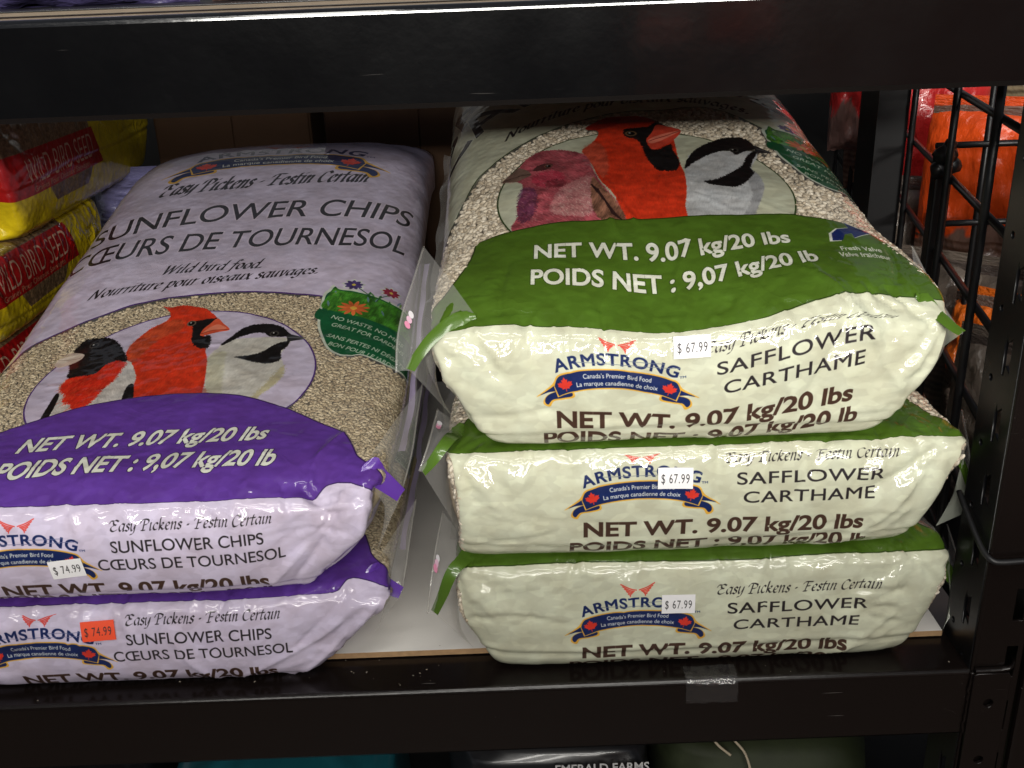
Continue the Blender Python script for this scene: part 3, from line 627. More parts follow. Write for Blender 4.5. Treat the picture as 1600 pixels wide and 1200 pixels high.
SMAX = .252
class Shell:
    def __init__(self, stations, t0, seed, creases=(), amp=1.0, p=3.2, pf=9.0, dents=(), nc=211, Lfine=(-.155, .60), smax=.252):
        SMAX = smax; self.smax = smax
        """stations: dict rows (Y, Z, cx, aL, aR, YL, ZL, YR, ZR) round the loop: back under -> front -> top -> back"""
        st = np.array(stations, float); D = catmull(st, 24, True)
        L = np.concatenate([[0], np.cumsum(np.hypot(np.diff(D[:, 0]), np.diff(D[:, 1])))])
        tot = L[-1]+math.hypot(D[0, 0]-D[-1, 0], D[0, 1]-D[-1, 1]); D = np.vstack([D, D[:1]]); L = np.append(L, tot)
        Lz = L[t0*24]; self.tmin = -Lz; self.tmax = tot-Lz
        fine = np.arange(max(Lfine[0], self.tmin+.01), min(Lfine[1], self.tmax-.01), .0026)
        rows = np.concatenate([np.linspace(self.tmin, fine[0], 24)[:-1], fine, np.linspace(fine[-1], self.tmax, 26)[1:]])
        self.rows = rows; q = np.linspace(-1, 1, nc); self.s = q*SMAX; nr = len(rows)
        P = np.zeros((nr, nc, 3)); R = np.stack([np.interp(rows+Lz, L, D[:, k]) for k in range(9)], 1)
        for i in range(nr):
            Y, Z, cx, aL, aR, YL, ZL, YR, ZR = R[i]
            for side, a, ym, zm in ((-1, aL, YL, ZL), (1, aR, YR, ZR)):
                m_ = (q <= 0) if side < 0 else (q > 0); b = math.hypot(ym-Y, zm-Z)
                pr = p+(pf-p)*min(1, max(0, (.16-rows[i])/.16))**1.5; Ls, X, G = half_super(a, b, pr); sq = np.abs(self.s[m_]); tt = sq/SMAX
                se = sq+(Ls[-1]-SMAX)*tt**4
                P[i, m_, 0] = cx+side*a*np.interp(se, Ls, X); g = np.interp(se, Ls, G)
                P[i, m_, 1] = Y+(ym-Y)*g; P[i, m_, 2] = Z+(zm-Z)*g
        self.P = P; T_, S_ = np.meshgrid(rows, self.s, indexing='ij')
        for (sc, tc, ss, ts, dv) in dents:          # broad shape changes, world vector
            w = np.exp(-((S_-sc)/ss)**2-((T_-tc)/ts)**2); P += w[..., None]*np.array(dv)
        N = self.normals()
        x = S_*1000; y = T_*1000
        d = (vnoise(x/38, y/38, seed)-.5)*1.6+(vnoise(x/17, y/19, seed+1)-.5)*.55+(vnoise(x/6.5, y/6.5, seed+2)-.5)*.38
        # soft drape folds fanning out of the front corners
        for sg in (-1, 1):
            r_ = np.hypot(x-sg*215, y+5); th = np.arctan2(y+5, (x-sg*215))
            f = np.sin(th*9+vnoise(x/30, y/30, seed+5)*5); f = np.sign(f)*np.abs(f)**.8
            d += f*np.exp(-((r_-62)/45)**2)*1.7*np.clip(1-np.abs(y+35)/85, 0, 1)
        # sharp film crinkles along the front top edge
        rid = 1-np.abs(2*vnoise(x/13+vnoise(x/20, y/20, seed+7)*1.6, y/26, seed+6)-1); rid = np.clip((rid-.78)/.22, 0, 1)**1.5
        d += rid*1.25*np.exp(-((y+4)/30)**2)
        rid2 = 1-np.abs(2*vnoise(x/24+vnoise(x/31, y/23, seed+17)*2.2, y/40+vnoise(x/30, y/30, seed+18), seed+16)-1); rid2 = np.clip((rid2-.86)/.14, 0, 1)**2
        d += rid2*.8*np.exp(-((y-40)/70)**2)
        d += -1.6*np.exp(-((y+96+3*np.sin(x/60+seed))/2.6)**2)+.9*np.exp(-((y+90+3*np.sin(x/60+seed))/4)**2)   # the pressed fold across the end panel
        rc = np.random.default_rng(seed+900); creases = list(creases)
        for k in range(15):     # tight pulls of film crossing the front edge
            x0 = rc.uniform(-195, 200); y0 = rc.uniform(2, 34); ln = rc.uniform(18, 80); dx = rc.normal()*.45*ln
            creases.append(([(x0, y0), (x0+dx*.45+rc.normal()*2, y0-ln*.5), (x0+dx, y0-ln)], 1.8, rc.choice([1, 1, -1])*rc.uniform(1.3, 2.8)))
        for k in range(11):     # gathers running in from both ends of the panel
            sg = -1 if k % 2 else 1; y0 = rc.uniform(-108, -18); ln = rc.uniform(35, 110)
            creases.append(([(sg*208, y0), (sg*(208-ln*.5), y0+rc.normal()*6+6), (sg*(208-ln), y0+rc.normal()*7)], 2.2, rc.choice([-1, -1, 1])*rc.uniform(.8, 2.0)))
        for k in range(6):      # long shallow folds over the top
            x0 = rc.uniform(-190, 190); y0 = rc.uniform(40, 420); a_ = rc.uniform(0, 3.14); ln = rc.uniform(30, 70)
            creases.append(([(x0, y0), (x0+math.cos(a_)*ln*.5, y0+math.sin(a_)*ln*.5+rc.normal()*4), (x0+math.cos(a_)*ln, y0+math.sin(a_)*ln)], 1.9, rc.uniform(.6, 1.3)))
        for pts, wid, h in creases:
            C = catmull(np.array(pts, float), 10); best = np.full(x.shape, 1e9); along = np.zeros(x.shape)
            lo = C.min(0)-wid*5; hi = C.max(0)+wid*5; M = (x > lo[0]) & (x < hi[0]) & (y > lo[1]) & (y < hi[1])
            xs, ys = x[M], y[M]; bb = np.full(xs.shape, 1e9); al = np.zeros(xs.shape)
            for k in range(len(C)-1):
                a, b = C[k], C[k+1]; v = b-a; u = np.clip(((xs-a[0])*v[0]+(ys-a[1])*v[1])/(v@v+1e-9), 0, 1)
                dd = np.hypot(xs-a[0]-u*v[0], ys-a[1]-u*v[1]); s_ = dd < bb; bb[s_] = dd[s_]; al[s_] = (k+u[s_])/(len(C)-1)
            d[M] += h*np.exp(-(bb/wid))*np.clip(4*al*(1-al)*1.6, 0, 1)
        fade = np.clip((1-np.abs(S_)/SMAX)/.05, 0, 1); under = np.clip((T_-self.tmin)/.05, 0, 1)*np.clip((self.tmax-T_)/.05, 0, 1)
        P += N*(d*amp*.001*fade*under)[..., None]
        P[-1] = P[0]; self.N = self.normals(); self.seed = seed
        self.med = {}
        for side in (-1, 1):
            self.med[side] = P[:, 0 if side < 0 else -1].copy()
    def normals(self):
        dt = np.gradient(self.P, axis=0); ds = np.gradient(self.P, axis=1); n = np.cross(ds, dt)
        l = np.linalg.norm(n, axis=2, keepdims=True); n = n/(l+1e-9)
        return n
    def at(self, s, t, off=0.0):
        SMAX = self.smax
        s = np.asarray(s, float); t = np.asarray(t, float)
        j = np.clip((s+SMAX)/(2*SMAX)*(len(self.s)-1), 0, len(self.s)-1.001); i = np.interp(t, self.rows, np.arange(len(self.rows))); i = np.clip(i, 0, len(self.rows)-1.001)
        i0 = i.astype(int); j0 = j.astype(int); fi = (i-i0)[..., None]; fj = (j-j0)[..., None]
        def bl(A): return (A[i0, j0]*(1-fj)+A[i0, j0+1]*fj)*(1-fi)+(A[i0+1, j0]*(1-fj)+A[i0+1, j0+1]*fj)*fi
        return bl(self.P)+bl(self.N)*off

def grid_faces(nr, nc):
    i, j = np.meshgrid(np.arange(nr-1), np.arange(nc-1), indexing='ij'); a = (i*nc+j).ravel()
    return np.stack([a, a+1, a+nc+1, a+nc], 1)

def fast_mesh(name, V, F, uv=None):
    me = bpy.data.meshes.new(name); V = np.ascontiguousarray(V, np.float32); F = np.ascontiguousarray(F, np.int32)
    me.vertices.add(len(V)); me.vertices.foreach_set('co', V.ravel()); k = F.shape[1]
    me.loops.add(F.size); me.loops.foreach_set('vertex_index', F.ravel()); me.polygons.add(len(F))
    me.polygons.foreach_set('loop_start', np.arange(0, F.size, k, dtype=np.int32)); me.update(calc_edges=True)
    if uv is not None:
        l = me.uv_layers.new(name='UVMap'); l.data.foreach_set('uv', np.ascontiguousarray(uv[F.ravel()], np.float32).ravel())
    me.validate(); return me

def art_alpha(A, s, t):
    x = np.clip(((s*1000-A.x0)*PX).astype(int), 0, A.w-1); y = np.clip(((t*1000-A.y0)*PX).astype(int), 0, A.h-1); return A.a[y, x]

def film_mat(name, A, lump=.15, vedge=.147):
    im = A.image(name+'_print'); mt, nt, b = new_mat(name); L = nt.links
    uv = nd(nt, 'ShaderNodeUVMap'); tx = nd(nt, 'ShaderNodeTexImage', image=im, extension='EXTEND', interpolation='Cubic'); L.new(uv.outputs[0], tx.inputs[0])
    tc = nd(nt, 'ShaderNodeTexCoord')
    # grain pressing through: pale translucent blotches where the film touches the seed
    mp = nd(nt, 'ShaderNodeTexVoronoi'); mp.inputs['Scale'].default_value = 125; mp.feature = 'SMOOTH_F1'; L.new(tc.outputs['Object'], mp.inputs['Vector'])
    nz = nd(nt, 'ShaderNodeTexNoise'); nz.inputs['Scale'].default_value = 38; nz.inputs['Detail'].default_value = 3; L.new(tc.outputs['Object'], nz.inputs['Vector'])
    rp = nd(nt, 'ShaderNodeValToRGB'); rp.color_ramp.elements[0].position = .35; rp.color_ramp.elements[1].position = .72
    rp.color_ramp.elements[0].color = (.80, .755, .69, 1); rp.color_ramp.elements[1].color = (1, 1, .97, 1); L.new(nz.outputs['Fac'], rp.inputs['Fac'])
    mu = nd(nt, 'ShaderNodeMix', data_type='RGBA', blend_type='MULTIPLY'); mu.inputs['Factor'].default_value = .75
    L.new(tx.outputs['Color'], mu.inputs['A']); L.new(rp.outputs['Color'], mu.inputs['B']); 
    vf = nd(nt, 'ShaderNodeTexVoronoi', feature='SMOOTH_F1'); vf.inputs['Scale'].default_value = 165; vf.inputs['Smoothness'].default_value = .35
    vm = nd(nt, 'ShaderNodeMapping'); vm.inputs['Scale'].default_value = (.62, 1, 1.15); vm.inputs['Rotation'].default_value = (.3, .5, .4); L.new(tc.outputs['Object'], vm.inputs['Vector']); L.new(vm.outputs['Vector'], vf.inputs['Vector'])
    sc_ = nd(nt, 'ShaderNodeSeparateColor'); L.new(vf.outputs['Color'], sc_.inputs[0])
    rf = nd(nt, 'ShaderNodeValToRGB'); ef = rf.color_ramp.elements; ef[0].position = .25; ef[0].color = (.86, .85, .82, 1); ef[1].position = .85; ef[1].color = (1.0, 1.0, .96, 1); L.new(sc_.outputs[0], rf.inputs['Fac'])
    mf = nd(nt, 'ShaderNodeMix', data_type='RGBA', blend_type='MULTIPLY'); mf.inputs['Factor'].default_value = .8; L.new(mu.outputs['Result'], mf.inputs['A']); L.new(rf.outputs['Color'], mf.inputs['B']); L.new(mf.outputs['Result'], b.inputs['Base Color'])
    b.inputs['Roughness'].default_value = .42; b.inputs['Specular IOR Level'].default_value = .12
    b.inputs['Coat Weight'].default_value = .85; b.inputs['Coat Roughness'].default_value = .045; b.inputs['Coat IOR'].default_value = 1.5
    # bumps: seed lumps (broad) + film crinkle
    n1 = nd(nt, 'ShaderNodeTexNoise'); n1.inputs['Scale'].default_value = 26; n1.inputs['Detail'].default_value = 4; n1.inputs['Distortion'].default_value = .5; L.new(tc.outputs['Object'], n1.inputs['Vector'])
    ad = nd(nt, 'ShaderNodeMath', operation='MULTIPLY_ADD'); ad.inputs[1].default_value = -.55; L.new(mp.outputs['Distance'], ad.inputs[0]); L.new(n1.outputs['Fac'], ad.inputs[2])
    # sharp film crinkles, strongest where the film turns over the front edge
    nr = nd(nt, 'ShaderNodeTexNoise'); nr.inputs['Scale'].default_value = 22; nr.inputs['Detail'].default_value = 1.5; nr.inputs['Distortion'].default_value = 1.1; L.new(tc.outputs['Object'], nr.inputs['Vector'])
    m1 = nd(nt, 'ShaderNodeMath', operation='MULTIPLY_ADD'); m1.inputs[1].default_value = 2; m1.inputs[2].default_value = -1; L.new(nr.outputs['Fac'], m1.inputs[0])
    m2 = nd(nt, 'ShaderNodeMath', operation='ABSOLUTE'); L.new(m1.outputs[0], m2.inputs[0]); m3 = nd(nt, 'ShaderNodeMath', operation='SUBTRACT'); m3.inputs[0].default_value = 1; L.new(m2.outputs[0], m3.inputs[1])
    m4 = nd(nt, 'ShaderNodeMath', operation='POWER'); m4.inputs[1].default_value = 10; L.new(m3.outputs[0], m4.inputs[0])
    sp = nd(nt, 'ShaderNodeSeparateXYZ'); L.new(uv.outputs[0], sp.inputs[0]); d1 = nd(nt, 'ShaderNodeMath', operation='SUBTRACT'); d1.inputs[1].default_value = vedge; L.new(sp.outputs['Y'], d1.inputs[0])
    d2 = nd(nt, 'ShaderNodeMath', operation='ABSOLUTE'); L.new(d1.outputs[0], d2.inputs[0]); d3 = nd(nt, 'ShaderNodeMapRange'); d3.inputs['From Min'].default_value = .015; d3.inputs['From Max'].default_value = .075; d3.inputs['To Min'].default_value = .85; d3.inputs['To Max'].default_value = .22; L.new(d2.outputs[0], d3.inputs['Value'])
    nm = nd(nt, 'ShaderNodeTexNoise'); nm.inputs['Scale'].default_value = 11; nm.inputs['Detail'].default_value = 2; L.new(tc.outputs['Object'], nm.inputs['Vector'])
    nq = nd(nt, 'ShaderNodeMapRange'); nq.inputs['From Min'].default_value = .47; nq.inputs['From Max'].default_value = .60; L.new(nm.outputs['Fac'], nq.inputs['Value'])
    m50 = nd(nt, 'ShaderNodeMath', operation='MULTIPLY'); L.new(m4.outputs[0], m50.inputs[0]); L.new(d3.outputs['Result'], m50.inputs[1])
    m5 = nd(nt, 'ShaderNodeMath', operation='MULTIPLY'); L.new(m50.outputs[0], m5.inputs[0]); L.new(nq.outputs['Result'], m5.inputs[1])
    ad0 = ad; ad = nd(nt, 'ShaderNodeMath', operation='ADD'); L.new(ad0.outputs[0], ad.inputs[0]); L.new(m5.outputs[0], ad.inputs[1])
    bp = nd(nt, 'ShaderNodeBump'); bp.inputs['Strength'].default_value = lump; bp.inputs['Distance'].default_value = .004; L.new(ad.outputs[0], bp.inputs['Height'])
    L.new(bp.outputs['Normal'], b.inputs['Normal'])
    am = nd(nt, 'ShaderNodeMath', operation='MULTIPLY_ADD'); am.inputs[1].default_value = .13; L.new(n1.outputs['Fac'], am.inputs[0]); L.new(m5.outputs[0], am.inputs[2])
    bc = nd(nt, 'ShaderNodeBump'); bc.inputs['Strength'].default_value = lump; bc.inputs['Distance'].default_value = .004; L.new(am.outputs[0], bc.inputs['Height'])
    L.new(bc.outputs['Normal'], b.inputs['Coat Normal']); bp = bc
    cf = clear_film_nodes(nt, .10, (.72, .70, .64), bp.outputs['Normal'], .10)
    mx = nd(nt, 'ShaderNodeMixShader'); L.new(tx.outputs['Alpha'], mx.inputs[0]); L.new(cf, mx.inputs[1]); L.new(b.outputs[0], mx.inputs[2])
    L.new(mx.outputs[0], nt.nodes['Material Output'].inputs['Surface']); return mt

def seed_mat(name, c0, c1, c2):
    mt, nt, b = new_mat(name); L = nt.links
    g = nd(nt, 'ShaderNodeNewGeometry'); r = nd(nt, 'ShaderNodeValToRGB'); e = r.color_ramp.elements
    e[0].color = (*c0, 1); e[1].color = (*c2, 1); m_ = e.new(.5); m_.color = (*c1, 1); L.new(g.outputs['Random Per Island'], r.inputs['Fac'])
    L.new(r.outputs['Color'], b.inputs['Base Color']); b.inputs['Roughness'].default_value = .6; return mt

def seed_template(l, w, h):
    V = [(-l/2, 0, 0)]; F = []; n = 6
    for k, (x, r) in enumerate(((-.32, .72), (.0, 1.0), (.3, .82))):
        for j in range(n):
            a = 2*math.pi*j/n; V.append((x*l, r*w/2*math.cos(a), r*h/2*math.sin(a)))
    V.append((l/2, 0, 0))
    for j in range(n): F.append((0, 1+(j+1) % n, 1+j)); F.append((19, 13+j, 13+(j+1) % n))
    for k in range(2):
        for j in range(n):
            a = 1+k*n+j; b = 1+k*n+(j+1) % n; F.append((a, b, b+n)); F.append((a, b+n, a+n))
    return np.array(V), np.array(F)

def scatter_seeds(name, sh, A, size, mat, parent, seed, trange, layers=2):
    r = np.random.default_rng(seed); l, w, h = size; V0, F0 = seed_template(l, w, h); Vs = []; Fs = []; n0 = 0
    for ly in range(layers):
        st = math.sqrt(l*w)*(.98 if ly == 0 else .85); ss = np.arange(-sh.smax*.98, sh.smax*.98, st); ts = np.arange(trange[0], trange[1], st)
        Sg, Tg = np.meshgrid(ss, ts); Sg = Sg+r.uniform(-.45, .45, Sg.shape)*st; Tg = Tg+r.uniform(-.45, .45, Tg.shape)*st
        Sg, Tg = Sg.ravel(), Tg.ravel(); ok = (art_alpha(A, Sg, Tg) < .5); Sg, Tg = Sg[ok], Tg[ok]
        C = sh.at(Sg, Tg, -.0016-ly*.0020); N = sh.at(Sg, Tg, 1.0)-sh.at(Sg, Tg, 0.0); N /= np.linalg.norm(N, axis=1, keepdims=True)
        U = sh.at(Sg+.003, Tg)-sh.at(Sg-.003, Tg); U -= N*(U*N).sum(1, keepdims=True); U /= np.linalg.norm(U, axis=1, keepdims=True)+1e-9; W_ = np.cross(N, U)
        a = r.uniform(0, math.pi*2, len(C)); N2 = N+.35*(U*r.normal(size=(len(C), 1))+W_*r.normal(size=(len(C), 1)))*.6; N2 /= np.linalg.norm(N2, axis=1, keepdims=True)
        X = U*np.cos(a)[:, None]+W_*np.sin(a)[:, None]; X -= N2*(X*N2).sum(1, keepdims=True); X /= np.linalg.norm(X, axis=1, keepdims=True); Y = np.cross(N2, X)
        k = r.uniform(.8, 1.2, (len(C), 1, 1))
        V = C[:, None]+k*(V0[None, :, 0:1]*X[:, None]+V0[None, :, 1:2]*Y[:, None]+V0[None, :, 2:3]*N2[:, None])
        Vs.append(V.reshape(-1, 3)); Fs.append((F0[None]+(np.arange(len(C))*len(V0))[:, None, None]).reshape(-1, 3)+n0); n0 += V.shape[0]*V.shape[1]
    me = fast_mesh(name, np.concatenate(Vs), np.concatenate(Fs)); o = link_mesh(name, me, mat, parent, True); o['kind'] = 'stuff'; return o

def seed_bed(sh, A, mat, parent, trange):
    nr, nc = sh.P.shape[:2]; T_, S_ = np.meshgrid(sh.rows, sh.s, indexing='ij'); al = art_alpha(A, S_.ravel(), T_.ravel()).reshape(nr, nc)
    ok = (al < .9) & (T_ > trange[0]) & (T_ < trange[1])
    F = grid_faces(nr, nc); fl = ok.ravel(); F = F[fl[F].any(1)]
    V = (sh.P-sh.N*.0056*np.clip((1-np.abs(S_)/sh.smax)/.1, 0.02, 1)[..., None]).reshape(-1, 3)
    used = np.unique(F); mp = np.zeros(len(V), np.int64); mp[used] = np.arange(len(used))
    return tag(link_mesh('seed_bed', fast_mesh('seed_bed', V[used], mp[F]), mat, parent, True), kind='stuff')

def shell_mesh(sh, mat, parent, name='printed_film', dt=0.0, dsf=0.0, skew=0.0):
    nr, nc = sh.P.shape[:2]; T_, S_ = np.meshgrid(sh.rows, sh.s, indexing='ij')
    w = np.clip(-T_/.012, 0, 1); w = w*w*(3-2*w); fk = np.clip((.15-T_)/.06, 0, 1); fk = fk*fk*(3-2*fk)
    rise = skew*fk*(np.interp(S_, [-.25, -.10, -.05, -.005, .03, .08, .16, .25], [0, 0, -.003, -.007, -.003, .006, .019, .019])); S_ = S_+dsf*w; T_ = T_-dt*w-rise
    uv = np.stack([(S_.ravel()*1000+270)/540, np.clip((T_.ravel()*1000+150)/1020, 0.001, .999)], 1)
    return link_mesh(name, fast_mesh(name, sh.P.reshape(-1, 3), grid_faces(nr, nc), uv), mat, parent, True)

def side_wall(sh, parent, mat):
    """closes the end gusset between the upper and lower seam lines on both sides"""
    for side in (-1, 1):
        me_ = sh.med[side]; up = np.linspace(-.052, .30, 40); lo = np.linspace(-.052, max(sh.tmin+.02, -.42), 40)
        a = np.stack([np.interp(up, sh.rows, me_[:, k]) for k in range(3)], 1); b = np.stack([np.interp(lo, sh.rows, me_[:, k]) for k in range(3)], 1)
        V = []
        for i in range(40):
            for j in range(5):
                f = j/4; p = a[i]*(1-f)+b[i]*f; V.append(p+np.array([side*.004*math.sin(f*math.pi)*min(1, np.linalg.norm(a[i]-b[i])/.02), 0, 0]))
        obj_pd('side_gusset', V, grid_faces(40, 5), mat, parent, True)

def side_seal(sh, side, parent, mats, wid=.010, t_back=.56, seed=0, t_front=.10):
    """clear seal film along a side of the bag"""
    film, band, tint = mats
    ts = np.linspace(t_back, t_front, 46); me_ = sh.med[side]
    inner = np.stack([np.interp(ts, sh.rows, me_[:, k]) for k in range(3)], 1)-np.array([side*.002, 0, 0])
    out = inner+np.array([side*(wid+.002), 0, -.001]); out[:, 2] += .003*np.sin(ts*38+seed); out[:, 0] += side*.0015*np.sin(ts*55+seed*2)
    K = 7; V = []
    for i in range(len(ts)):
        for k in range(K):
            f = k/(K-1); V.append(inner[i]*(1-f)+out[i]*f+np.array([0, 0, 1])*math.sin(f*math.pi)*.002*math.sin(i*.35+seed))
    F = grid_faces(len(ts), K); kk = np.arange(len(F)) % (K-1); fm = np.zeros(len(F), int); mm = [film]
    if tint is not None: fm[(kk >= 2) & (kk <= 4)] = 1; mm = [film, tint]
    obj_pd('side_seal', np.array(V), F, mm, parent, True, fmat=fm)

def resample(P, n):
    P = catmull(np.array(P, float), 8); L = np.concatenate([[0], np.cumsum(np.linalg.norm(np.diff(P, axis=0), axis=1))]); u = np.linspace(0, L[-1], n)
    return np.stack([np.interp(u, L, P[:, k]) for k in range(3)], 1)

def ruled(name, A_, B_, n, k, mat, parent, bulge=0.0, seed=0, rip=.0008):
    a, b = resample(A_, n), resample(B_, n); V = []; out = np.array([0, -.75, .6])
    for i in range(n):
        for j in range(k):
            f = j/(k-1); p = a[i]*(1-f)+b[i]*f; w = math.sin(f*math.pi)
            V.append(p+out*w*(bulge+rip*math.sin(i*.9+j*.8+seed)+rip*.8*math.sin(i*.37+j*1.7+2*seed)))
    return obj_pd(name, V, grid_faces(n, k), mat, parent, True), np.array(V).reshape(n, k, 3)

def corner_ear(parent, outer, band, low, mats, side, wid=.011, dots=None, gmat=None, seed=0, sh=None, cling=.45):
    """flared corner of the side seal: clear film, the printed band running down to the tip, inner gusset film"""
    film, bandm, tint = mats
    _, G = ruled('ear_film', outer, band, 22, 8, film, parent, .003, seed)
    bd = resample(band, 24)
    up = np.array([0, -.62, .78])*.0016; V = []
    for i in range(24):
        d = bd[min(i+1, 23)]-bd[max(i-1, 0)]; d /= np.linalg.norm(d); n_ = np.cross(d, np.array([0, -.7, .7])); n_ /= np.linalg.norm(n_)
        w = wid*(1.25-.55*(i/23))/2*min(1, .35+i/5)
        g = min(1, i/(23*cling)); g = g*g*(3-2*g); shift = 0
        if g < 1:
            D_ = ((sh.P-bd[i])**2).sum(-1); a_, b_ = np.unravel_index(np.argmin(D_), D_.shape); shift = (sh.P[a_, b_]+sh.N[a_, b_]*.0006-bd[i])*(1-g)
        for k in (-1, -.33, .33, 1):
            V.append(bd[i]+shift+n_*w*k+up*(1+.5*(1-k*k)))
    obj_pd('ear_band', V, grid_faces(24, 4), bandm, parent, True)
    ruled('gusset_fold', band, low, 20, 10, gmat or film, parent, .002, seed+3)
    # heat-sealed rim along the outer edge
    tube('seal_rim', [tuple(p) for p in resample(outer, 18)], .0009, film, parent, 6)
    if dots:
        for q in range(3):
            i = dots+q; p = G[i, 2]; u = G[i, 4]-G[i, 0]; u /= np.linalg.norm(u); t = G[min(i+1, 21), 2]-G[i-1, 2]; t /= np.linalg.norm(t); nn = np.cross(u, t); nn *= (1 if nn[2]-nn[1] > 0 else -1)
            c = p+nn*.0025; VV = [c]+[c+u*.0046*math.cos(a_)+t*.0034*math.sin(a_) for a_ in np.linspace(0, 2*math.pi, 14, endpoint=False)]
            obj_pd('print_dot', VV, [(0, 1+j, 1+(j+1) % 14) for j in range(14)], [white_dot, pink_pale, pink_dot][q], parent)

def text_mesh(s, bold=0.0, space=1.0, split=0):
    cu = bpy.data.curves.new('t', 'FONT'); cu.body = s; cu.size = 1.0; cu.offset = bold; cu.space_character = space; cu.resolution_u = 3
    o = bpy.data.objects.new('t', cu); COL.objects.link(o); dg = bpy.context.evaluated_depsgraph_get(); me = bpy.data.meshes.new_from_object(o.evaluated_get(dg))
    bpy.data.objects.remove(o); bpy.data.curves.remove(cu)
    bm = bmesh.new(); bm.from_mesh(me); bpy.data.meshes.remove(me); bmesh.ops.triangulate(bm, faces=bm.faces)
    V = np.array([v.co[:2] for v in bm.verts]); F = [[v.index for v in f.verts] for f in bm.faces]; bm.free(); V[:, 0] -= V[:, 0].min(); return V, F

def price_sticker(sh, s, t, ang, text, parent, paper, w=.0295, h=.0185, lift=.0010):
    n, k = 9, 6; ca, sa = math.cos(ang), math.sin(ang); V = []
    def loc(x, y): return s+x*ca-y*sa, t+x*sa+y*ca
    # smooth patch: average the surface over the sticker so that it lies stiffly
    gx, gy = np.meshgrid(np.linspace(-w/2, w/2, n), np.linspace(-h/2, h/2, k)); S0, T0 = loc(gx, gy); P = sh.at(S0, T0, lift)
    A_ = np.stack([np.ones(n*k), gx.ravel(), gy.ravel(), gx.ravel()**2, gy.ravel()**2], 1); C, *_ = np.linalg.lstsq(A_, P.reshape(-1, 3), rcond=None)
    N = sh.at(np.array([s]), np.array([t]), 1.0)[0]-sh.at(np.array([s]), np.array([t]), 0.0)[0]; N /= np.linalg.norm(N)
    up = max(0, ((P.reshape(-1, 3)-A_@C)@N).max())
    def f(x, y, o): return np.stack([np.ones_like(x), x, y, x*x, y*y], 1)@C+N*(up+o)
    fr = grid_faces(k, n); V = f(gx.ravel(), gy.ravel(), 0.0); o = obj_pd('price_sticker', V, fr, paper, parent, True)
    TV, TF = text_mesh(text, .0, 1.15); TV = TV/np.array([TV[:, 0].max(), .729]); X = (TV[:, 0]-.5)*w*.80; Y = (TV[:, 1]-.5)*h*.46
    obj_pd('price_digits', f(X, Y, .0003), TF, ink_mat, o); return o
# ------------------------------------------------------------------ shared materials
blackm = enamel('black_enamel', (.0022, .0022, .0026), .11, .10, .6, 1.0)
brownm = enamel('brown_black_enamel', (.0065, .0045, .0040), .17, .3, .33)
flangem = enamel('upright_enamel', (.006, .006, .007), .26, .6, .55)
darkm = plain('dark_steel', (.010, .010, .011), .42, 0, .2, 40)
wirem = plain('black_wire_coating', (.008, .008, .009), .35, 0, .2, 60)
boardm = plain('white_melamine', (.80, .78, .74), .30, 0, .09, 7, .05, 300)
edgem = plain('chipboard_edge', (.36, .22, .11), .8, 0, .35, 160)
cardb = plain('cardboard', (.075, .036, .016), .85, 0, .15, 25, .1, 60)
clearm = clear_film('clear_seal_film', .16, (.72, .71, .68), .10, .35)
tapem = clear_film('clear_tape', .025, (.6, .6, .62), .16, 1.0)
ink_mat = plain('print_ink', (.03, .028, .03), .6)
paper_w = plain('white_label_paper', (.80, .79, .80), .5, 0, .03)
paper_r = plain('red_label_paper', (.86, .085, .03), .5, 0, .04)
white_dot = plain('white_ink', (.75, .72, .74), .4); pink_pale = plain('pale_pink_ink', (.75, .48, .60), .4); pink_dot = plain('pink_ink', (.75, .28, .42), .4)
flap_mat = plain('pale_green_film', (.55, .60, .46), .32, 0, .08, 40, .25, 60, .4)
flap_mat_p = plain('lavender_film', (.52, .44, .66), .32, 0, .08, 40, .25, 60, .4)
green_band = plain('green_ink_film', (.07, .14, .016), .25, 0, .1, 30, .1, 60, .6)
purple_band = plain('purple_ink_film', (.105, .035, .31), .25, 0, .1, 30, .1, 60, .6)
saff = seed_mat('safflower_seed', (.42, .34, .24), (.61, .53, .41), (.77, .70, .58))
chip = seed_mat('sunflower_chip', (.30, .22, .13), (.46, .37, .23), (.62, .52, .36))
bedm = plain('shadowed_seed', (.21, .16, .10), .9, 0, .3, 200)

# ------------------------------------------------------------------ the rack
def profile_beam(name, x0, x1, zt, mat, depth=.064, drop=.0735, parent=None):
    r = .005; pts = []
    for k in range(7):
        a = math.pi/2*k/6; pts.append((r-r*math.cos(a) if True else 0, zt-r+r*math.sin(a)))
    outer = [(0.016, zt-drop), (0.003, zt-drop), (0, zt-drop+.004)]+pts+[(depth, zt), (depth, zt-.0025)]
    inner = [(r, zt-.0025), (.0025, zt-r), (.0025, zt-drop+.0045), (.004, zt-drop+.0025), (.016, zt-drop+.0025)]
    loop = outer+inner; n = len(loop); V = []; xs = np.linspace(x0, x1, 30); F = []
    for x in xs:
        for (y, z) in loop: V.append((x, y, z))
    for i in range(len(xs)-1):
        for k in range(n): F.append((i*n+k, i*n+(k+1) % n, (i+1)*n+(k+1) % n, (i+1)*n+k))
    o = obj_pd(name, V, F, mat, parent); me = o.data
    return o

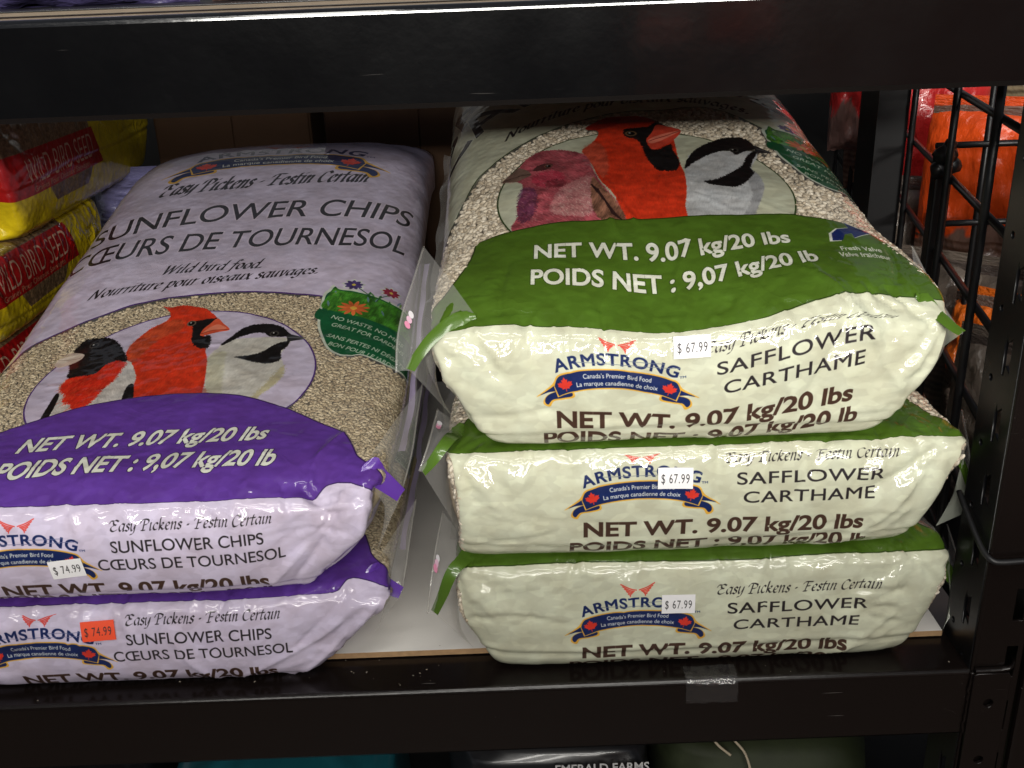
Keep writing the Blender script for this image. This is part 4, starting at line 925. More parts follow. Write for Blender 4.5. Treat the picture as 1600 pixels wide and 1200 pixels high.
def plate(name, outline, holes, thick, mat, parent, xf):
    cu = bpy.data.curves.new(name, 'CURVE'); cu.dimensions = '2D'; cu.fill_mode = 'BOTH'; cu.extrude = thick/2; cu.bevel_depth = .0005; cu.bevel_resolution = 1
    for p in [outline]+holes:
        sp = cu.splines.new('POLY'); sp.points.add(len(p)-1); sp.use_cyclic_u = True
        for q, (x, y) in zip(sp.points, p): q.co = (x, y, 0, 1)
    o = bpy.data.objects.new('tmp', cu); COL.objects.link(o); dg = bpy.context.evaluated_depsgraph_get(); me = bpy.data.meshes.new_from_object(o.evaluated_get(dg))
    bpy.data.objects.remove(o); bpy.data.curves.remove(cu); me.transform(xf); me.materials.clear(); return link_mesh(name, me, mat, parent)
def circ(x, y, r, n=20): return [(x+r*math.cos(2*math.pi*k/n), y+r*math.sin(2*math.pi*k/n)) for k in range(n)]
def rect(x0, x1, y0, y1): return [(x0, y0), (x1, y0), (x1, y1), (x0, y1)]

lower = empty('shelf_beam', (0, 0, -.07), 'black enamelled lower shelf beam with rounded lip, scratches and a taped patch', 'shelf beam')
profile_beam('beam_body', -1.3, .4052, .0, brownm, parent=lower)
# weld bead and connector plate
def beam_end(par, z0, m):
    xf = Matrix(((1, 0, 0, 0), (0, 0, 1, -.0045), (0, 1, 0, 0), (0, 0, 0, 1)))
    o = plate('connector_plate', [(.406, z0-.155), (.436, z0-.155), (.4385, z0-.150), (.4385, z0-.004), (.4365, z0+.0), (.408, z0+.0), (.406, z0-.002)],
              [circ(.4222, z0-.0325, .0050), circ(.4222, z0-.0980, .0050)], .0025, m, par, xf)
    # turned lip on top of the plate, running back round the post
    V = []; prof = [(-.0048, z0), (-.0052, z0+.0025), (-.0030, z0+.0038), (.000, z0+.0040), (.0, z0+.0015), (-.0030, z0+.0012)]
    xs = [.407, .412, .43, .437, .4395, .4405]; dz = [0, 0, 0, .001, .004, .010]
    for x, d in zip(xs, dz):
        for (y, z) in prof: V.append((x, y, z+d))
    n = len(prof); F = [(i*n+k, i*n+(k+1) % n, (i+1)*n+(k+1) % n, (i+1)*n+k) for i in range(len(xs)-1) for k in range(n)]
    obj_pd('plate_lip', V, F, m, par, True)
    r = np.random.default_rng(3); tube('weld_bead', [(.4056+r.normal()*.0005, -.0012+r.normal()*.0004, z) for z in np.linspace(z0-.069, z0-.001, 26)], .0019, m, par, 8)
    return o
beam_end(lower, 0.0, brownm)
# crumpled clear tape over the lip
nV = []; nr_, nc_ = 14, 12
prof = [(.020, .0011), (.012, .0011), (.006, .0010), (.002, -.001), (-.0009, -.005), (-.0011, -.011), (-.0011, -.017), (-.0012, -.024)]
pp = catmull(np.array(prof), 2); r = np.random.default_rng(2)
for (y, z) in pp:
    for x in np.linspace(.147, .194, nc_): nV.append((x+r.normal()*.0003, y-abs(r.normal())*.0009, z+abs(r.normal())*.0007))
obj_pd('tape', nV, grid_faces(len(pp), nc_), tapem, lower, True)

upper = empty('shelf_beam', (0, 0, .512), 'black glossy upper shelf beam running across the top of the picture', 'shelf beam')
profile_beam('beam_body', -1.3, .62, .5815, blackm, parent=upper, drop=.0695)

sb = tag(obj_pd('shelf_board', [(-1.3, .05, .0015), (.398, .05, .0015), (.398, .72, .0015), (-1.3, .72, .0015), (-1.3, .05, .0075), (.398, .05, .0075), (.398, .72, .0075), (-1.3, .72, .0075)],
       [(0, 3, 2, 1), (4, 5, 6, 7), (0, 1, 5, 4), (1, 2, 6, 5), (2, 3, 7, 6), (3, 0, 4, 7)], [boardm, edgem], fmat=[1, 0, 1, 1, 1, 1]), 'white shelf board with raw brown front edge, under the stacked bags', 'shelf board')
sb2 = box('shelf_board', -1.3, .46, .055, .80, .5822, .5846, plain('raw_particle_board', (.15, .115, .08), .7, 0, .2, 60)); ln = box('darkening_sheet', -1.3, .46, .0555, .79, .5850, .5858, darkm); tag(ln, 'thin dark sheet added over the upper shelf board to darken its pale top', 'added sheet'); tag(sb2, 'pale shelf board lying on the upper beam', 'shelf board')  # dark sheet added so the board top does not show pale edge-on

# crumbs and dust along the black lip
V0, F0 = seed_template(.0026, .0014, .0009); rr = np.random.default_rng(77); Vc = []; Fc = []
for i in range(34):
    x = rr.uniform(-.5, .39) if i % 3 else rr.normal(-.10, .05); y = rr.uniform(.006, .060); a = rr.uniform(0, 6.28); k = rr.uniform(.25, .9)
    R2 = np.array([[math.cos(a), -math.sin(a), 0], [math.sin(a), math.cos(a), 0], [0, 0, 1]]); Vc.append((V0*k)@R2.T+np.array([x, y if abs(y-.05) > .0 else .04, .0006 if y < .049 else .0081])); Fc.append(F0+i*20)
crumbs = link_mesh('crumbs', fast_mesh('crumbs', np.concatenate(Vc), np.concatenate(Fc)), plain('crumb', (.26, .22, .17), .8), None, True); crumbs['kind'] = 'stuff'
# right front upright with slots and holes
post = empty('rack_upright', (.43, .02, -.8), 'black slotted front rack upright at the right edge of the picture', 'rack upright')
xfF = Matrix(((1, 0, 0, 0), (0, 0, 1, .0018), (0, 1, 0, 0), (0, 0, 0, 1)))
slots = [rect(.4338, .4445, .0515+.0607*k, .0860+.0607*k) for k in range(-6, 8)]
plate('front_flange', [(.4068, -.8), (.4485, -.8), (.4485, .50), (.4068, .50)], slots, .0022, brownm, post, xfF)
def key(z): return [(.020, z-.016), (.0275, z-.011), (.0285, z-.020), (.0335, z-.020), (.034, z+.006), (.0315, z+.017), (.029, z+.010), (.022, z+.016)][::-1]
xfS = Matrix(((0, 0, 1, .4055), (1, 0, 0, 0), (0, 1, 0, 0), (0, 0, 0, 1)))
keys = [[(y-.004, z) for (y, z) in key(.1135+.0612*k)] for k in range(-4, 7)]
hls = [circ(.0445, .0850+.0612*k, .0036, 14) for k in range(-4, 7)]
plate('side_flange', [(.0034, -.8), (.0580, -.8), (.0580, .50), (.0034, .50)], keys+hls, .0022, flangem, post, xfS)
tube('flange_corner', [(.4066, .0020, z) for z in np.linspace(-.8, .5, 8)], .0022, brownm, post, 10)
tube('flange_edge', [(.4055, .0585, z) for z in np.linspace(-.8, .5, 8)], .0018, darkm, post, 8)
rear = empty('rack_upright', (.45, .6, -.8), 'black rear rack upright standing behind the grid panel', 'rack upright')
box('post_body', .470, .510, .555, .60, -.8, .62, darkm, rear, .003); box('post_flange', .466, .4695, .545, .61, -.8, .62, darkm, rear)
nb = empty('rack_upright', (.5, -.004, -.8), 'brown-black upright of the neighbouring rack at the far right edge', 'rack upright')
box('post_body', .4505, .56, -.006, .040, -.8, .585, brownm, nb, .003)

# bent rod clip wrapped round the front upright
clip = tube('rod_clip', catmull([(.4000, .062, .150), (.3995, .035, .137), (.4005, .008, .1235), (.404, -.0035, .1190), (.412, -.006, .1175), (.43, -.006, .1180), (.46, -.006, .1185), (.52, -.006, .119)], 5), .0026, darkm)
tag(clip, 'bent black rod clip hooked round the slotted front upright', 'rod clip')

# wire grid side panel, leaning away a little
grid = empty('grid_panel', (.42, .08, -.0), 'black wire grid side panel between the bags and the orange pouches', 'grid panel')
gx = lambda y: .42+.21*(y-.08)
for z in (.040, .125, .209, .293, .378, .465): tube('cross_wire', [(gx(y), y, z) for y in np.linspace(.062, 1.40, 10)], .0038, wirem, grid, 8)
for y in (.148, .315, .545, .84, 1.10, 1.36): tube('upright_wire', [(gx(y)-.0065, y, z) for z in np.linspace(.0, .50, 6)], .0042, wirem, grid, 8)
box('panel_bar', gx(.36)-.012, gx(.36)+.006, .352, .368, .19, .400, wirem, grid, .002)
g2 = empty('grid_panel', (.56, .36, 0), 'short black wire grid standing crosswise behind the side panel', 'grid panel')
for z in (.300, .392, .470): tube('cross_wire', [(x, .44, z) for x in np.linspace(.50, .80, 4)], .0038, wirem, g2, 8)
for x in (.56, .66, .76): tube('upright_wire', [(x, .444, z) for z in np.linspace(.0, .5, 4)], .004, wirem, g2, 8)
kn = []
for i, (dx, dz, rr) in enumerate(((0, 0, .012), (.008, -.012, .010), (-.006, -.016, .009), (.004, .010, .007))):
    bm = bmesh.new(); bmesh.ops.create_icosphere(bm, subdivisions=2, radius=rr); rr_ = random.Random(i)
    for v in bm.verts: v.co = Vector((gx(.355)-.004+dx, .352, .398+dz))+v.co*(1+rr_.uniform(-.15, .15))
    kn.append(bm_obj('tie_knot', bm, wirem, grid, True))

# ------------------------------------------------------------------ seed bags
Agreen = bag_art('green'); Apurple = bag_art('purple')
fg = film_mat('green_bag_film', Agreen); fp = film_mat('purple_bag_film', Apurple)

def bag_stations(cx, yf, z0, zt, aL=.218, aR=.218, front=None, top=None, kz=.62, lean=0.0, back=.80, tilt=0.0, bottom=None):
    """front face from z0 to zt; top: list of (y, z) behind the front edge; bottom: z of the underside further back"""
    h = zt-z0; m = z0+h*kz; bt = bottom or [(.10, z0), (.35, z0+.01), (back-.1, z0+.03)]
    f = front or dict(bl=.165, br=.165, ml=.205, mr=.205, tl=.213, tr=.213)
    K = yf+.050
    def row(y, z, l, r_, ym, zm): return (y, z, cx, l, r_, ym, zm+(-tilt), ym, zm+tilt)
    S_ = []
    y2, zb2 = bt[2]; y1, zb1 = bt[1]; y0, zb0 = bt[0]
    tp = top
    zmid = lambda zb, ztp: zb+(ztp-zb)*.5
    S_.append((y2, zb2, cx, aL*.97, aR*.97, y2, zb2+.05, y2, zb2+.05))
    S_.append((y1, zb1, cx, aL, aR, y1, zb1+.055, y1, zb1+.055))
    S_.append((y0, zb0, cx, f['ml']*.98, f['mr']*.98, y0, zb0+.030, y0, zb0+.030))
    zr = lambda k: z0+h*k
    S_.append((yf+.030, z0+.0005, cx, f['bl'], f['br'], K, zr(.12), K, zr(.12)))
    S_.append((yf+.010, z0+.010, cx, f['bl']*1.03, f['br']*1.03, K-.006, zr(.17), K-.006, zr(.17)))
    S_.append((yf+.002, zr(.30), cx, (f['bl']+f['ml'])/2, (f['br']+f['mr'])/2, K-.012, zr(.33)-tilt*.4, K-.012, zr(.33)+tilt*.4))
    S_.append((yf, zr(.60), cx, f['ml'], f['mr'], K-.014, zr(.60)-tilt*.7, K-.014, zr(.60)+tilt*.7))
    S_.append((yf+.005, zr(.88), cx, f['tl'], f['tr'], K-.010, zr(.80)-tilt, K-.010, zr(.80)+tilt))
    S_.append((yf+.016, zt, cx, f['tl'], f['tr'], K-.004, zr(.86)-tilt, K-.004, zr(.86)+tilt))      # index 8: t = 0
    for i, (y, z) in enumerate(tp):
        zb = np.interp(y, [b[0] for b in bt], [b[1] for b in bt]); fr = min(1, (y-yf)/.20)
        mt_ = (z-h*.17)*(1-fr)+zmid(zb, z)*fr
        S_.append((y, z, cx, aL, aR, y+.004, mt_-tilt*(1-fr), y+.004, mt_+tilt*(1-fr)))
    yb, zb_ = tp[-1]
    S_.append((back, zb_-.03, cx, aL*.97, aR*.97, back, zb_-.045, back, zb_-.045))
    return S_

def make_bag(base, stations, seed, kind, label, group, creases=(), dents=(), amp=1.0, tipL=None, tipR=None, dotsL=None, dotsR=None, seed_t=(-.14, .46), sticker=None, dt=0.0, dsf=0.0, skew=0.0, smax=.252, Lfine=(-.155, .60)):
    g = kind == 'green'
    root = empty('seed_bag', base, label, 'bird seed bag', group)
    sh = Shell(stations, 8, seed, creases, amp, dents=dents, Lfine=Lfine, smax=smax)
    A = Agreen if g else Apurple
    shell_mesh(sh, fg if g else fp, root, dt=dt, dsf=dsf, skew=skew)
    side_wall(sh, root, wall_m[g])
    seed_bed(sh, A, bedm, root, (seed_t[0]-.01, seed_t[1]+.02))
    if g: scatter_seeds('seeds', sh, A, (.0078, .0042, .0034), saff, root, seed, seed_t)
    else: scatter_seeds('seeds', sh, A, (.0062, .0029, .0022), chip, root, seed, seed_t, 2)
    mats = (clearm, green_band if g else purple_band, None if g else flap_mat_p)
    fl = True if g else flap_mat_p
    for side, key in ((-1, tipL), (1, tipR)):
        if key is None: continue
        side_seal(sh, side, root, mats, seed=seed)
        e = EARS[key]; corner_ear(root, e['outer'], e['band'], e['low'], mats, side, dots=e.get('dots'), gmat=(milk_m if (side > 0 and g) else None), seed=seed, wid=e.get('wid', .011), sh=sh, cling=e.get('cling', .45))
    for st in (sticker or []): price_sticker(sh, st[0], st[1], st[2], st[3], root, st[4])
    return sh

EARS = {
'b1L': dict(dots=12, outer=[(-0.0738, 0.14, 0.3751), (-0.081, 0.09, 0.3579), (-0.0868, 0.05, 0.3456), (-0.09, 0.02, 0.3315), (-0.0902, -0.005, 0.3129)], band=[(-0.0276, 0.03, 0.3461), (-0.0454, 0.03, 0.3398), (-0.0609, 0.02, 0.3314), (-0.0725, 0.008, 0.3212), (-0.0793, -0.004, 0.3132)], low=[(-0.0709, 0.045, 0.3047), (-0.0686, 0.05, 0.2882), (-0.0602, 0.05, 0.2662), (-0.0512, 0.045, 0.2501)]),
'b2L': dict(dots=6, outer=[(-0.0682, 0.1, 0.2336), (-0.0706, 0.06, 0.2332), (-0.0741, 0.03, 0.2282), (-0.0809, 0.02, 0.213)], band=[(-0.0454, 0.07, 0.2287), (-0.0544, 0.035, 0.2346), (-0.0614, 0.02, 0.2314), (-0.0688, 0.017, 0.2224), (-0.0778, 0.02, 0.2111)], low=[(-0.0561, 0.06, 0.2139), (-0.0607, 0.07, 0.1804), (-0.0555, 0.07, 0.1507), (-0.0508, 0.06, 0.1242)]),
'b3L': dict(dots=10, outer=[(-0.07, 0.1, 0.1276), (-0.0746, 0.06, 0.1171), (-0.0787, 0.03, 0.0992), (-0.0837, 0.022, 0.0688)], band=[(-0.0418, 0.05, 0.1137), (-0.053, 0.026, 0.1173), (-0.0617, 0.018, 0.107), (-0.0684, 0.018, 0.0899), (-0.0774, 0.022, 0.0685)], low=[(-0.0567, 0.06, 0.082), (-0.0586, 0.06, 0.0467), (-0.056, 0.055, 0.0249), (-0.0459, 0.05, 0.0084)]),
'b1R': dict(outer=[(0.3549, 0.12, 0.3635), (0.3554, 0.08, 0.3463), (0.3562, 0.04, 0.331), (0.3532, 0.0, 0.3255)], band=[(0.3277, 0.04, 0.3382), (0.3381, 0.035, 0.3351), (0.344, 0.02, 0.3312), (0.3488, 0.008, 0.3271), (0.3528, 0.0, 0.325)], low=[(0.3461, 0.05, 0.3169), (0.3473, 0.05, 0.3027), (0.3487, 0.05, 0.2913), (0.3484, 0.05, 0.2843)]),
'b2R': dict(wid=.007, outer=[(0.4289, 0.14, 0.195), (0.4199, 0.1, 0.1806), (0.418, 0.08, 0.1578), (0.4263, 0.07, 0.1296)], band=[(0.4042, 0.07, 0.1894), (0.4075, 0.075, 0.1674), (0.4143, 0.075, 0.1474), (0.4199, 0.072, 0.1355), (0.4257, 0.07, 0.1296)], low=[(0.404, 0.075, 0.1676), (0.404, 0.08, 0.1385), (0.3977, 0.08, 0.1185), (0.3917, 0.08, 0.1037)]),
'b3R': dict(outer=[(0.4315, 0.14, 0.0682), (0.426, 0.11, 0.0644), (0.4256, 0.09, 0.0515), (0.4232, 0.07, 0.0431)], band=[(0.4021, 0.07, 0.0843), (0.4017, 0.07, 0.0689), (0.4049, 0.068, 0.0559), (0.4121, 0.068, 0.0471), (0.4219, 0.068, 0.0423)], low=[(0.4025, 0.060, 0.0573), (0.4050, 0.055, 0.0317), (0.400, 0.050, 0.0150), (0.393, 0.045, 0.0060)]),
'p1R': dict(wid=.018, cling=.5, outer=[(-0.0917, 0.22, 0.21), (-0.0923, 0.15, 0.2057), (-0.0952, 0.1, 0.1895), (-0.1034, 0.055, 0.1703)], band=[(-0.1325, 0.052, 0.2037), (-0.1238, 0.052, 0.1945), (-0.1151, 0.053, 0.1854), (-0.1023, 0.055, 0.1709)], low=[(-0.1298, 0.05, 0.1876), (-0.1193, 0.055, 0.1651), (-0.1185, 0.058, 0.1503), (-0.1289, 0.06, 0.1128)]),
'p2R': dict(wid=.016, cling=.5, outer=[(-0.1, 0.15, 0.1151), (-0.103, 0.11, 0.1022), (-0.1061, 0.08, 0.0853), (-0.11, 0.055, 0.0695)], band=[(-0.1391, 0.055, 0.0903), (-0.1309, 0.055, 0.083), (-0.122, 0.055, 0.0764), (-0.1101, 0.055, 0.0688)], low=[(-0.1378, 0.052, 0.0805), (-0.1286, 0.055, 0.0605), (-0.1277, 0.055, 0.0498), (-0.1389, 0.055, 0.0251)]),
}
wall_m = {True: plain('safflower_behind_film', (.42, .35, .25), .4, 0, .35, 130, .8, 140, .5), False: plain('chips_behind_film', (.36, .29, .18), .4, 0, .35, 170, .8, 180, .5)}
milk_m = clear_film('milky_gusset_film', .55, (.62, .66, .56), .15, .4)
GG = 'green safflower seed bags stacked on the right'; GP = 'lavender sunflower chip bags stacked on the left'
# bottom green bag
b3 = bag_stations(.140, .012, -.0005, .114, .198, .240, dict(bl=.164, br=.208, ml=.194, mr=.236, tl=.196, tr=.243),
                  [(.07, .128), (.14, .128), (.30, .126), (.45, .126), (.62, .135), (.74, .12)], kz=.60)
s3 = make_bag((.16, .2, .0), b3, 21, 'green', 'green safflower seed bag at the bottom of the right stack, lying on the shelf', GG,
   creases=[([(150, -110), (180, -80), (205, -55)], 3, 2.2), ([(120, -118), (170, -98), (205, -76)], 3, 2.0), ([(140, -60), (175, -48), (208, -36)], 3, -2.0), ([(-205, -50), (-160, -58), (-60, -64)], 2.5, -1.0), ([(-150, 6), (-60, 2), (20, 8), (90, 3)], 1.6, 1.6)],
   tipL='b3L', tipR='b3R', smax=.268, seed_t=(-.14, .02), sticker=[(.000, -.044, -.02, '$ 67.99', paper_w)], Lfine=(-.155, .20))
# middle green bag
b2 = bag_stations(.146, .010, .120, .226, .204, .234, dict(bl=.193, br=.192, ml=.200, mr=.222, tl=.204, tr=.238),
                  [(.065, .234), (.14, .242), (.30, .250), (.45, .262), (.62, .28), (.74, .26)], kz=.62, bottom=[(.10, .130), (.35, .130), (.7, .14)], tilt=-.006)
s2 = make_bag((.16, .2, .124), b2, 34, 'green', 'green safflower seed bag in the middle of the right stack, between two alike', GG,
   creases=[([(130, -104), (170, -76), (206, -30)], 4, 2.6), ([(110, -112), (165, -92), (205, -60)], 3.5, 2.2), ([(150, -50), (185, -30), (215, -6)], 4, -2.6), ([(-205, -40), (-150, -60), (-40, -78)], 2.5, -1.2), ([(60, -6), (120, 2), (190, -2)], 1.8, 1.8)],
   tipL='b2L', tipR='b2R', smax=.268, dt=.018, dsf=.004, seed_t=(-.14, .20), sticker=[(-.012, -.030, -.03, '$ 67.99', paper_w)], Lfine=(-.155, .26))
# top green bag
b1 = bag_stations(.140, .006, .230, .336, .204, .218, dict(bl=.160, br=.165, ml=.194, mr=.202, tl=.204, tr=.214),
                  [(.055, .353), (.11, .370), (.20, .396), (.30, .418), (.40, .441), (.52, .468), (.66, .486), (.78, .455)], kz=.78, back=.86,
                  bottom=[(.10, .238), (.35, .262), (.7, .30)])
s1 = make_bag((.15, .2, .232), b1, 55, 'green', 'green safflower seed bag on top of the right stack, three birds and net weight showing', GG,
   creases=[([(-58, 290), (-52, 230), (-48, 180), (-40, 120)], 2.4, 4.2), ([(-42, 240), (-35, 190), (-20, 140)], 2.0, 3.0), ([(20, 150), (15, 100), (0, 50), (8, -10)], 3, 2.4), ([(100, 60), (130, 10), (160, -40), (190, -70)], 3.0, 3.0),
            ([(196, 110), (192, 70), (180, 25)], 4, -2.6), ([(168, 28), (185, 5), (205, -20)], 4, -4.0), ([(110, 70), (118, 35), (135, 5)], 2, 2.0), ([(-90, 20), (-96, -20), (-88, -60)], 2.2, 1.8), ([(-60, 0), (-52, -30), (-30, -60)], 2.0, 2.2),
            ([(70, -20), (78, -50), (96, -84)], 2.0, 1.9), ([(-140, 95), (-150, 40), (-152, 0)], 2.5, -2.4), ([(-200, -40), (-120, -70), (-20, -86)], 2.4, -1.2), ([(30, -60), (40, -90), (20, -115)], 2.4, 2.0)],
   dents=[(-.015, .03, .045, .06, (0, .002, -.008)), (.12, .02, .05, .05, (0, 0, .010)), (-.15, .0, .05, .05, (0, 0, .004))],
   tipL='b1L', tipR='b1R', skew=1.0, dt=.015, dsf=.020, seed_t=(-.12, .45), sticker=[(.004, -.019, -.02, '$ 67.99', paper_w)])

# lower lavender bag
p2 = bag_stations(-.325, .012, -.0005, .090, .228, .205, dict(bl=.19, br=.135, ml=.215, mr=.178, tl=.22, tr=.206),
                  [(.07, .104), (.14, .110), (.30, .118), (.45, .125), (.62, .135), (.74, .12)], kz=.62, bottom=[(.10, .010), (.35, .010), (.7, .012)])
q2 = make_bag((-.325, .2, .0), p2, 71, 'purple', 'lavender sunflower chip bag with a red price label, lower one of the left stack', GP,
   creases=[([(10, -20), (22, -60), (48, -96), (60, -110)], 2.2, 2.4), ([(50, -100), (90, -75), (150, -45), (180, -20)], 2.2, 2.6), ([(100, -110), (140, -80), (185, -40)], 4, 3.0), ([(120, -60), (150, -30), (180, 0)], 4, -3.0), ([(-60, -10), (20, -12), (80, -16), (150, 4)], 1.8, 1.8)],
   dents=[(.15, -.05, .05, .05, (0, .010, -.002))],
   tipR='p2R', dt=.014, dsf=.026, smax=.26, seed_t=(-.14, .30), sticker=[(-.051, -.026, .03, '$ 74.99', paper_r)], Lfine=(-.155, .32))
# upper lavender bag
p1 = bag_stations(-.335, .008, .096, .193, .232, .222, dict(bl=.21, br=.155, ml=.222, mr=.202, tl=.226, tr=.210),
                  [(.055, .207), (.12, .214), (.22, .225), (.33, .240), (.47, .274), (.63, .311), (.80, .350), (.92, .345)], kz=.60, back=.99,
                  bottom=[(.10, .112), (.35, .140), (.7, .20)])
q1 = make_bag((-.335, .2, .095), p1, 92, 'purple', 'lavender sunflower chip bag with a white price label, uppermost of the left stack', GP,
   creases=[([(188, 96), (172, 66), (160, 30), (164, 4)], 2.2, 3.4), ([(150, 14), (168, -6), (176, -30), (130, -70)], 4, -4.2), ([(80, -4), (100, -24), (118, -50)], 2.4, 2.0), ([(-50, 6), (-42, -14), (-38, -36)], 2.0, 2.4), ([(-10, 6), (2, -10), (14, -28)], 2.0, 2.2),
            ([(178, -20), (150, -60), (110, -100)], 5, 3.5), ([(190, -10), (172, -50), (140, -95)], 4, -3.5), ([(60, 0), (76, -12), (96, -30)], 1.8, 1.6)],
   dents=[(.16, -.06, .05, .05, (0, .012, 0)), (.17, .01, .03, .03, (0, .004, -.008))],
   tipR='p1R', dt=.010, dsf=.010, smax=.26, seed_t=(-.14, .42), sticker=[(-.053, -.060, .10, '$ 74.99', paper_w)], Lfine=(-.155, .80))
# round moulded valve on the lavender bag
# ------------------------------------------------------------------ yellow wild bird seed bags, end panels turned to the right
def yellow_art():
    A = Art(-270, 270, -150, 300, srgb(214, 190, 28)); yy, xx = np.mgrid[0:A.h, 0:A.w]
    A.rgb *= (1+(vnoise(xx/50., yy/50., 3)-.5)*.12)[..., None]
    red = srgb(168, 24, 26); seedc = srgb(120, 98, 74)
    n = (vnoise(xx/6., yy/6., 31)*.6+vnoise(xx/11., yy/8., 32)*.5)
    def win(p):
        c = A.cover(poly_edges(np.array(p, float))); ya, yb, xa, xb, M = c; R = A.rgb[ya:yb, xa:xb]; R[...] = R*(1-M[..., None])+(seedc*(.7+.6*n[ya:yb, xa:xb, None]))*M[..., None]
    win([(-290, -60), (60, -60), (110, 300), (-290, 300)]); win([(-90, -134), (30, -134), (50, -112), (-110, -112)])
    A.poly([(-290, -112), (92, -112), (70, -56), (-290, -52)], red, smooth=False)
    A.text("WILD BIRD SEED", -176, -99, 38, 236, srgb(205, 170, 150), bold=-.012); 
    A.text("Graines Pour Oiseaux Sauvages", -160, -109, 8, 200, srgb(190, 150, 120))
    return A
Ayel = yellow_art(); fy = film_mat('yellow_bag_film', Ayel, .5)
def yellow_bag(zc0, zt, seed, label, yc, xf, tl, tr, top, dt=0.0):
    """built facing the shelf front, then turned so that its end faces right"""
    st = bag_stations(0, 0, 0, zt-zc0, .20, .20, dict(bl=tl-.05, br=tr-.06, ml=tl-.01, mr=tr-.01, tl=tl, tr=tr), top, kz=.6, back=.55, bottom=[(.10, 0), (.25, 0), (.45, .01)])
    sh = Shell(st, 8, seed, [([(150, 10), (165, -30), (150, -80)], 4, 3), ([(120, 60), (160, 20), (190, -10)], 5, 4), ([(170, 50), (180, 0), (190, -50)], 4, -4)], .9, Lfine=(-.155, .20))
    P = sh.P.copy(); sh.P = np.stack([xf-P[..., 1], yc+P[..., 0], zc0+P[..., 2]], -1); sh.N = sh.normals()
    root = empty('seed_bag', (xf-.2, yc, zc0), label, 'bird seed bag', 'yellow wild bird seed bags at the back left')
    nr, nc = sh.P.shape[:2]; T_, S_ = np.meshgrid(sh.rows, sh.s, indexing='ij')
    uv = np.stack([(S_.ravel()*1000+270)/540, np.clip(((T_.ravel()-dt)*1000+150)/450, 0.002, .998)], 1)
    link_mesh('printed_film', fast_mesh('printed_film', sh.P.reshape(-1, 3), grid_faces(nr, nc), uv), fy, root, True)
yellow_bag(.285, .448, 5, 'yellow wild bird seed bag with red label, upper one at the back left', .78, -.625, .24, .37, [(.06, .170), (.14, .178), (.3, .17), (.45, .12)])
yellow_bag(.170, .284, 8, 'yellow wild bird seed bag with red label, lower one in shadow at the back left', .66, -.640, .22, .22, [(.06, .116), (.14, .116), (.3, .114), (.45, .10)], dt=.045)
yellow_bag(.052, .166, 12, 'yellow wild bird seed bag mostly hidden beside the lavender bags at the far left', .62, -.66, .22, .20, [(.06, .116), (.14, .116), (.3, .114), (.45, .10)], dt=.045)

# ------------------------------------------------------------------ cartons at the back
def carton(x0, x1, y0, y1, z0, z1, label, seam=True):
    r = empty('cardboard_carton', ((x0+x1)/2, (y0+y1)/2, z0), label, 'carton', 'brown cartons at the back of the shelf')
    box('carton_body', x0, x1, y0, y1, z0, z1, cardb, r, .004)
    if seam: box('carton_flap', x0+.004, (x0+x1)/2-.001, y0-.004, y0-.0005, z0+.01, z1-.005, cardb, r, .001); box('carton_flap', (x0+x1)/2+.001, x1-.004, y0-.005, y0-.0005, z0+.01, z1-.005, cardb, r, .001)
carton(-.30, .02, 1.02, 1.3, .008, .50, 'brown cardboard carton with two flaps standing behind the lavender bags')
carton(-.62, -.34, 1.12, 1.35, .008, .40, 'dark brown cardboard carton in shadow at the back, left of the flapped one')
sb['label'] = sb['label']
box_ = box('back_panel', -1.5, .9, 1.45, 1.47, -.9, .9, darkm); tag(box_, 'black steel panel closing the back of the rack', 'back panel')

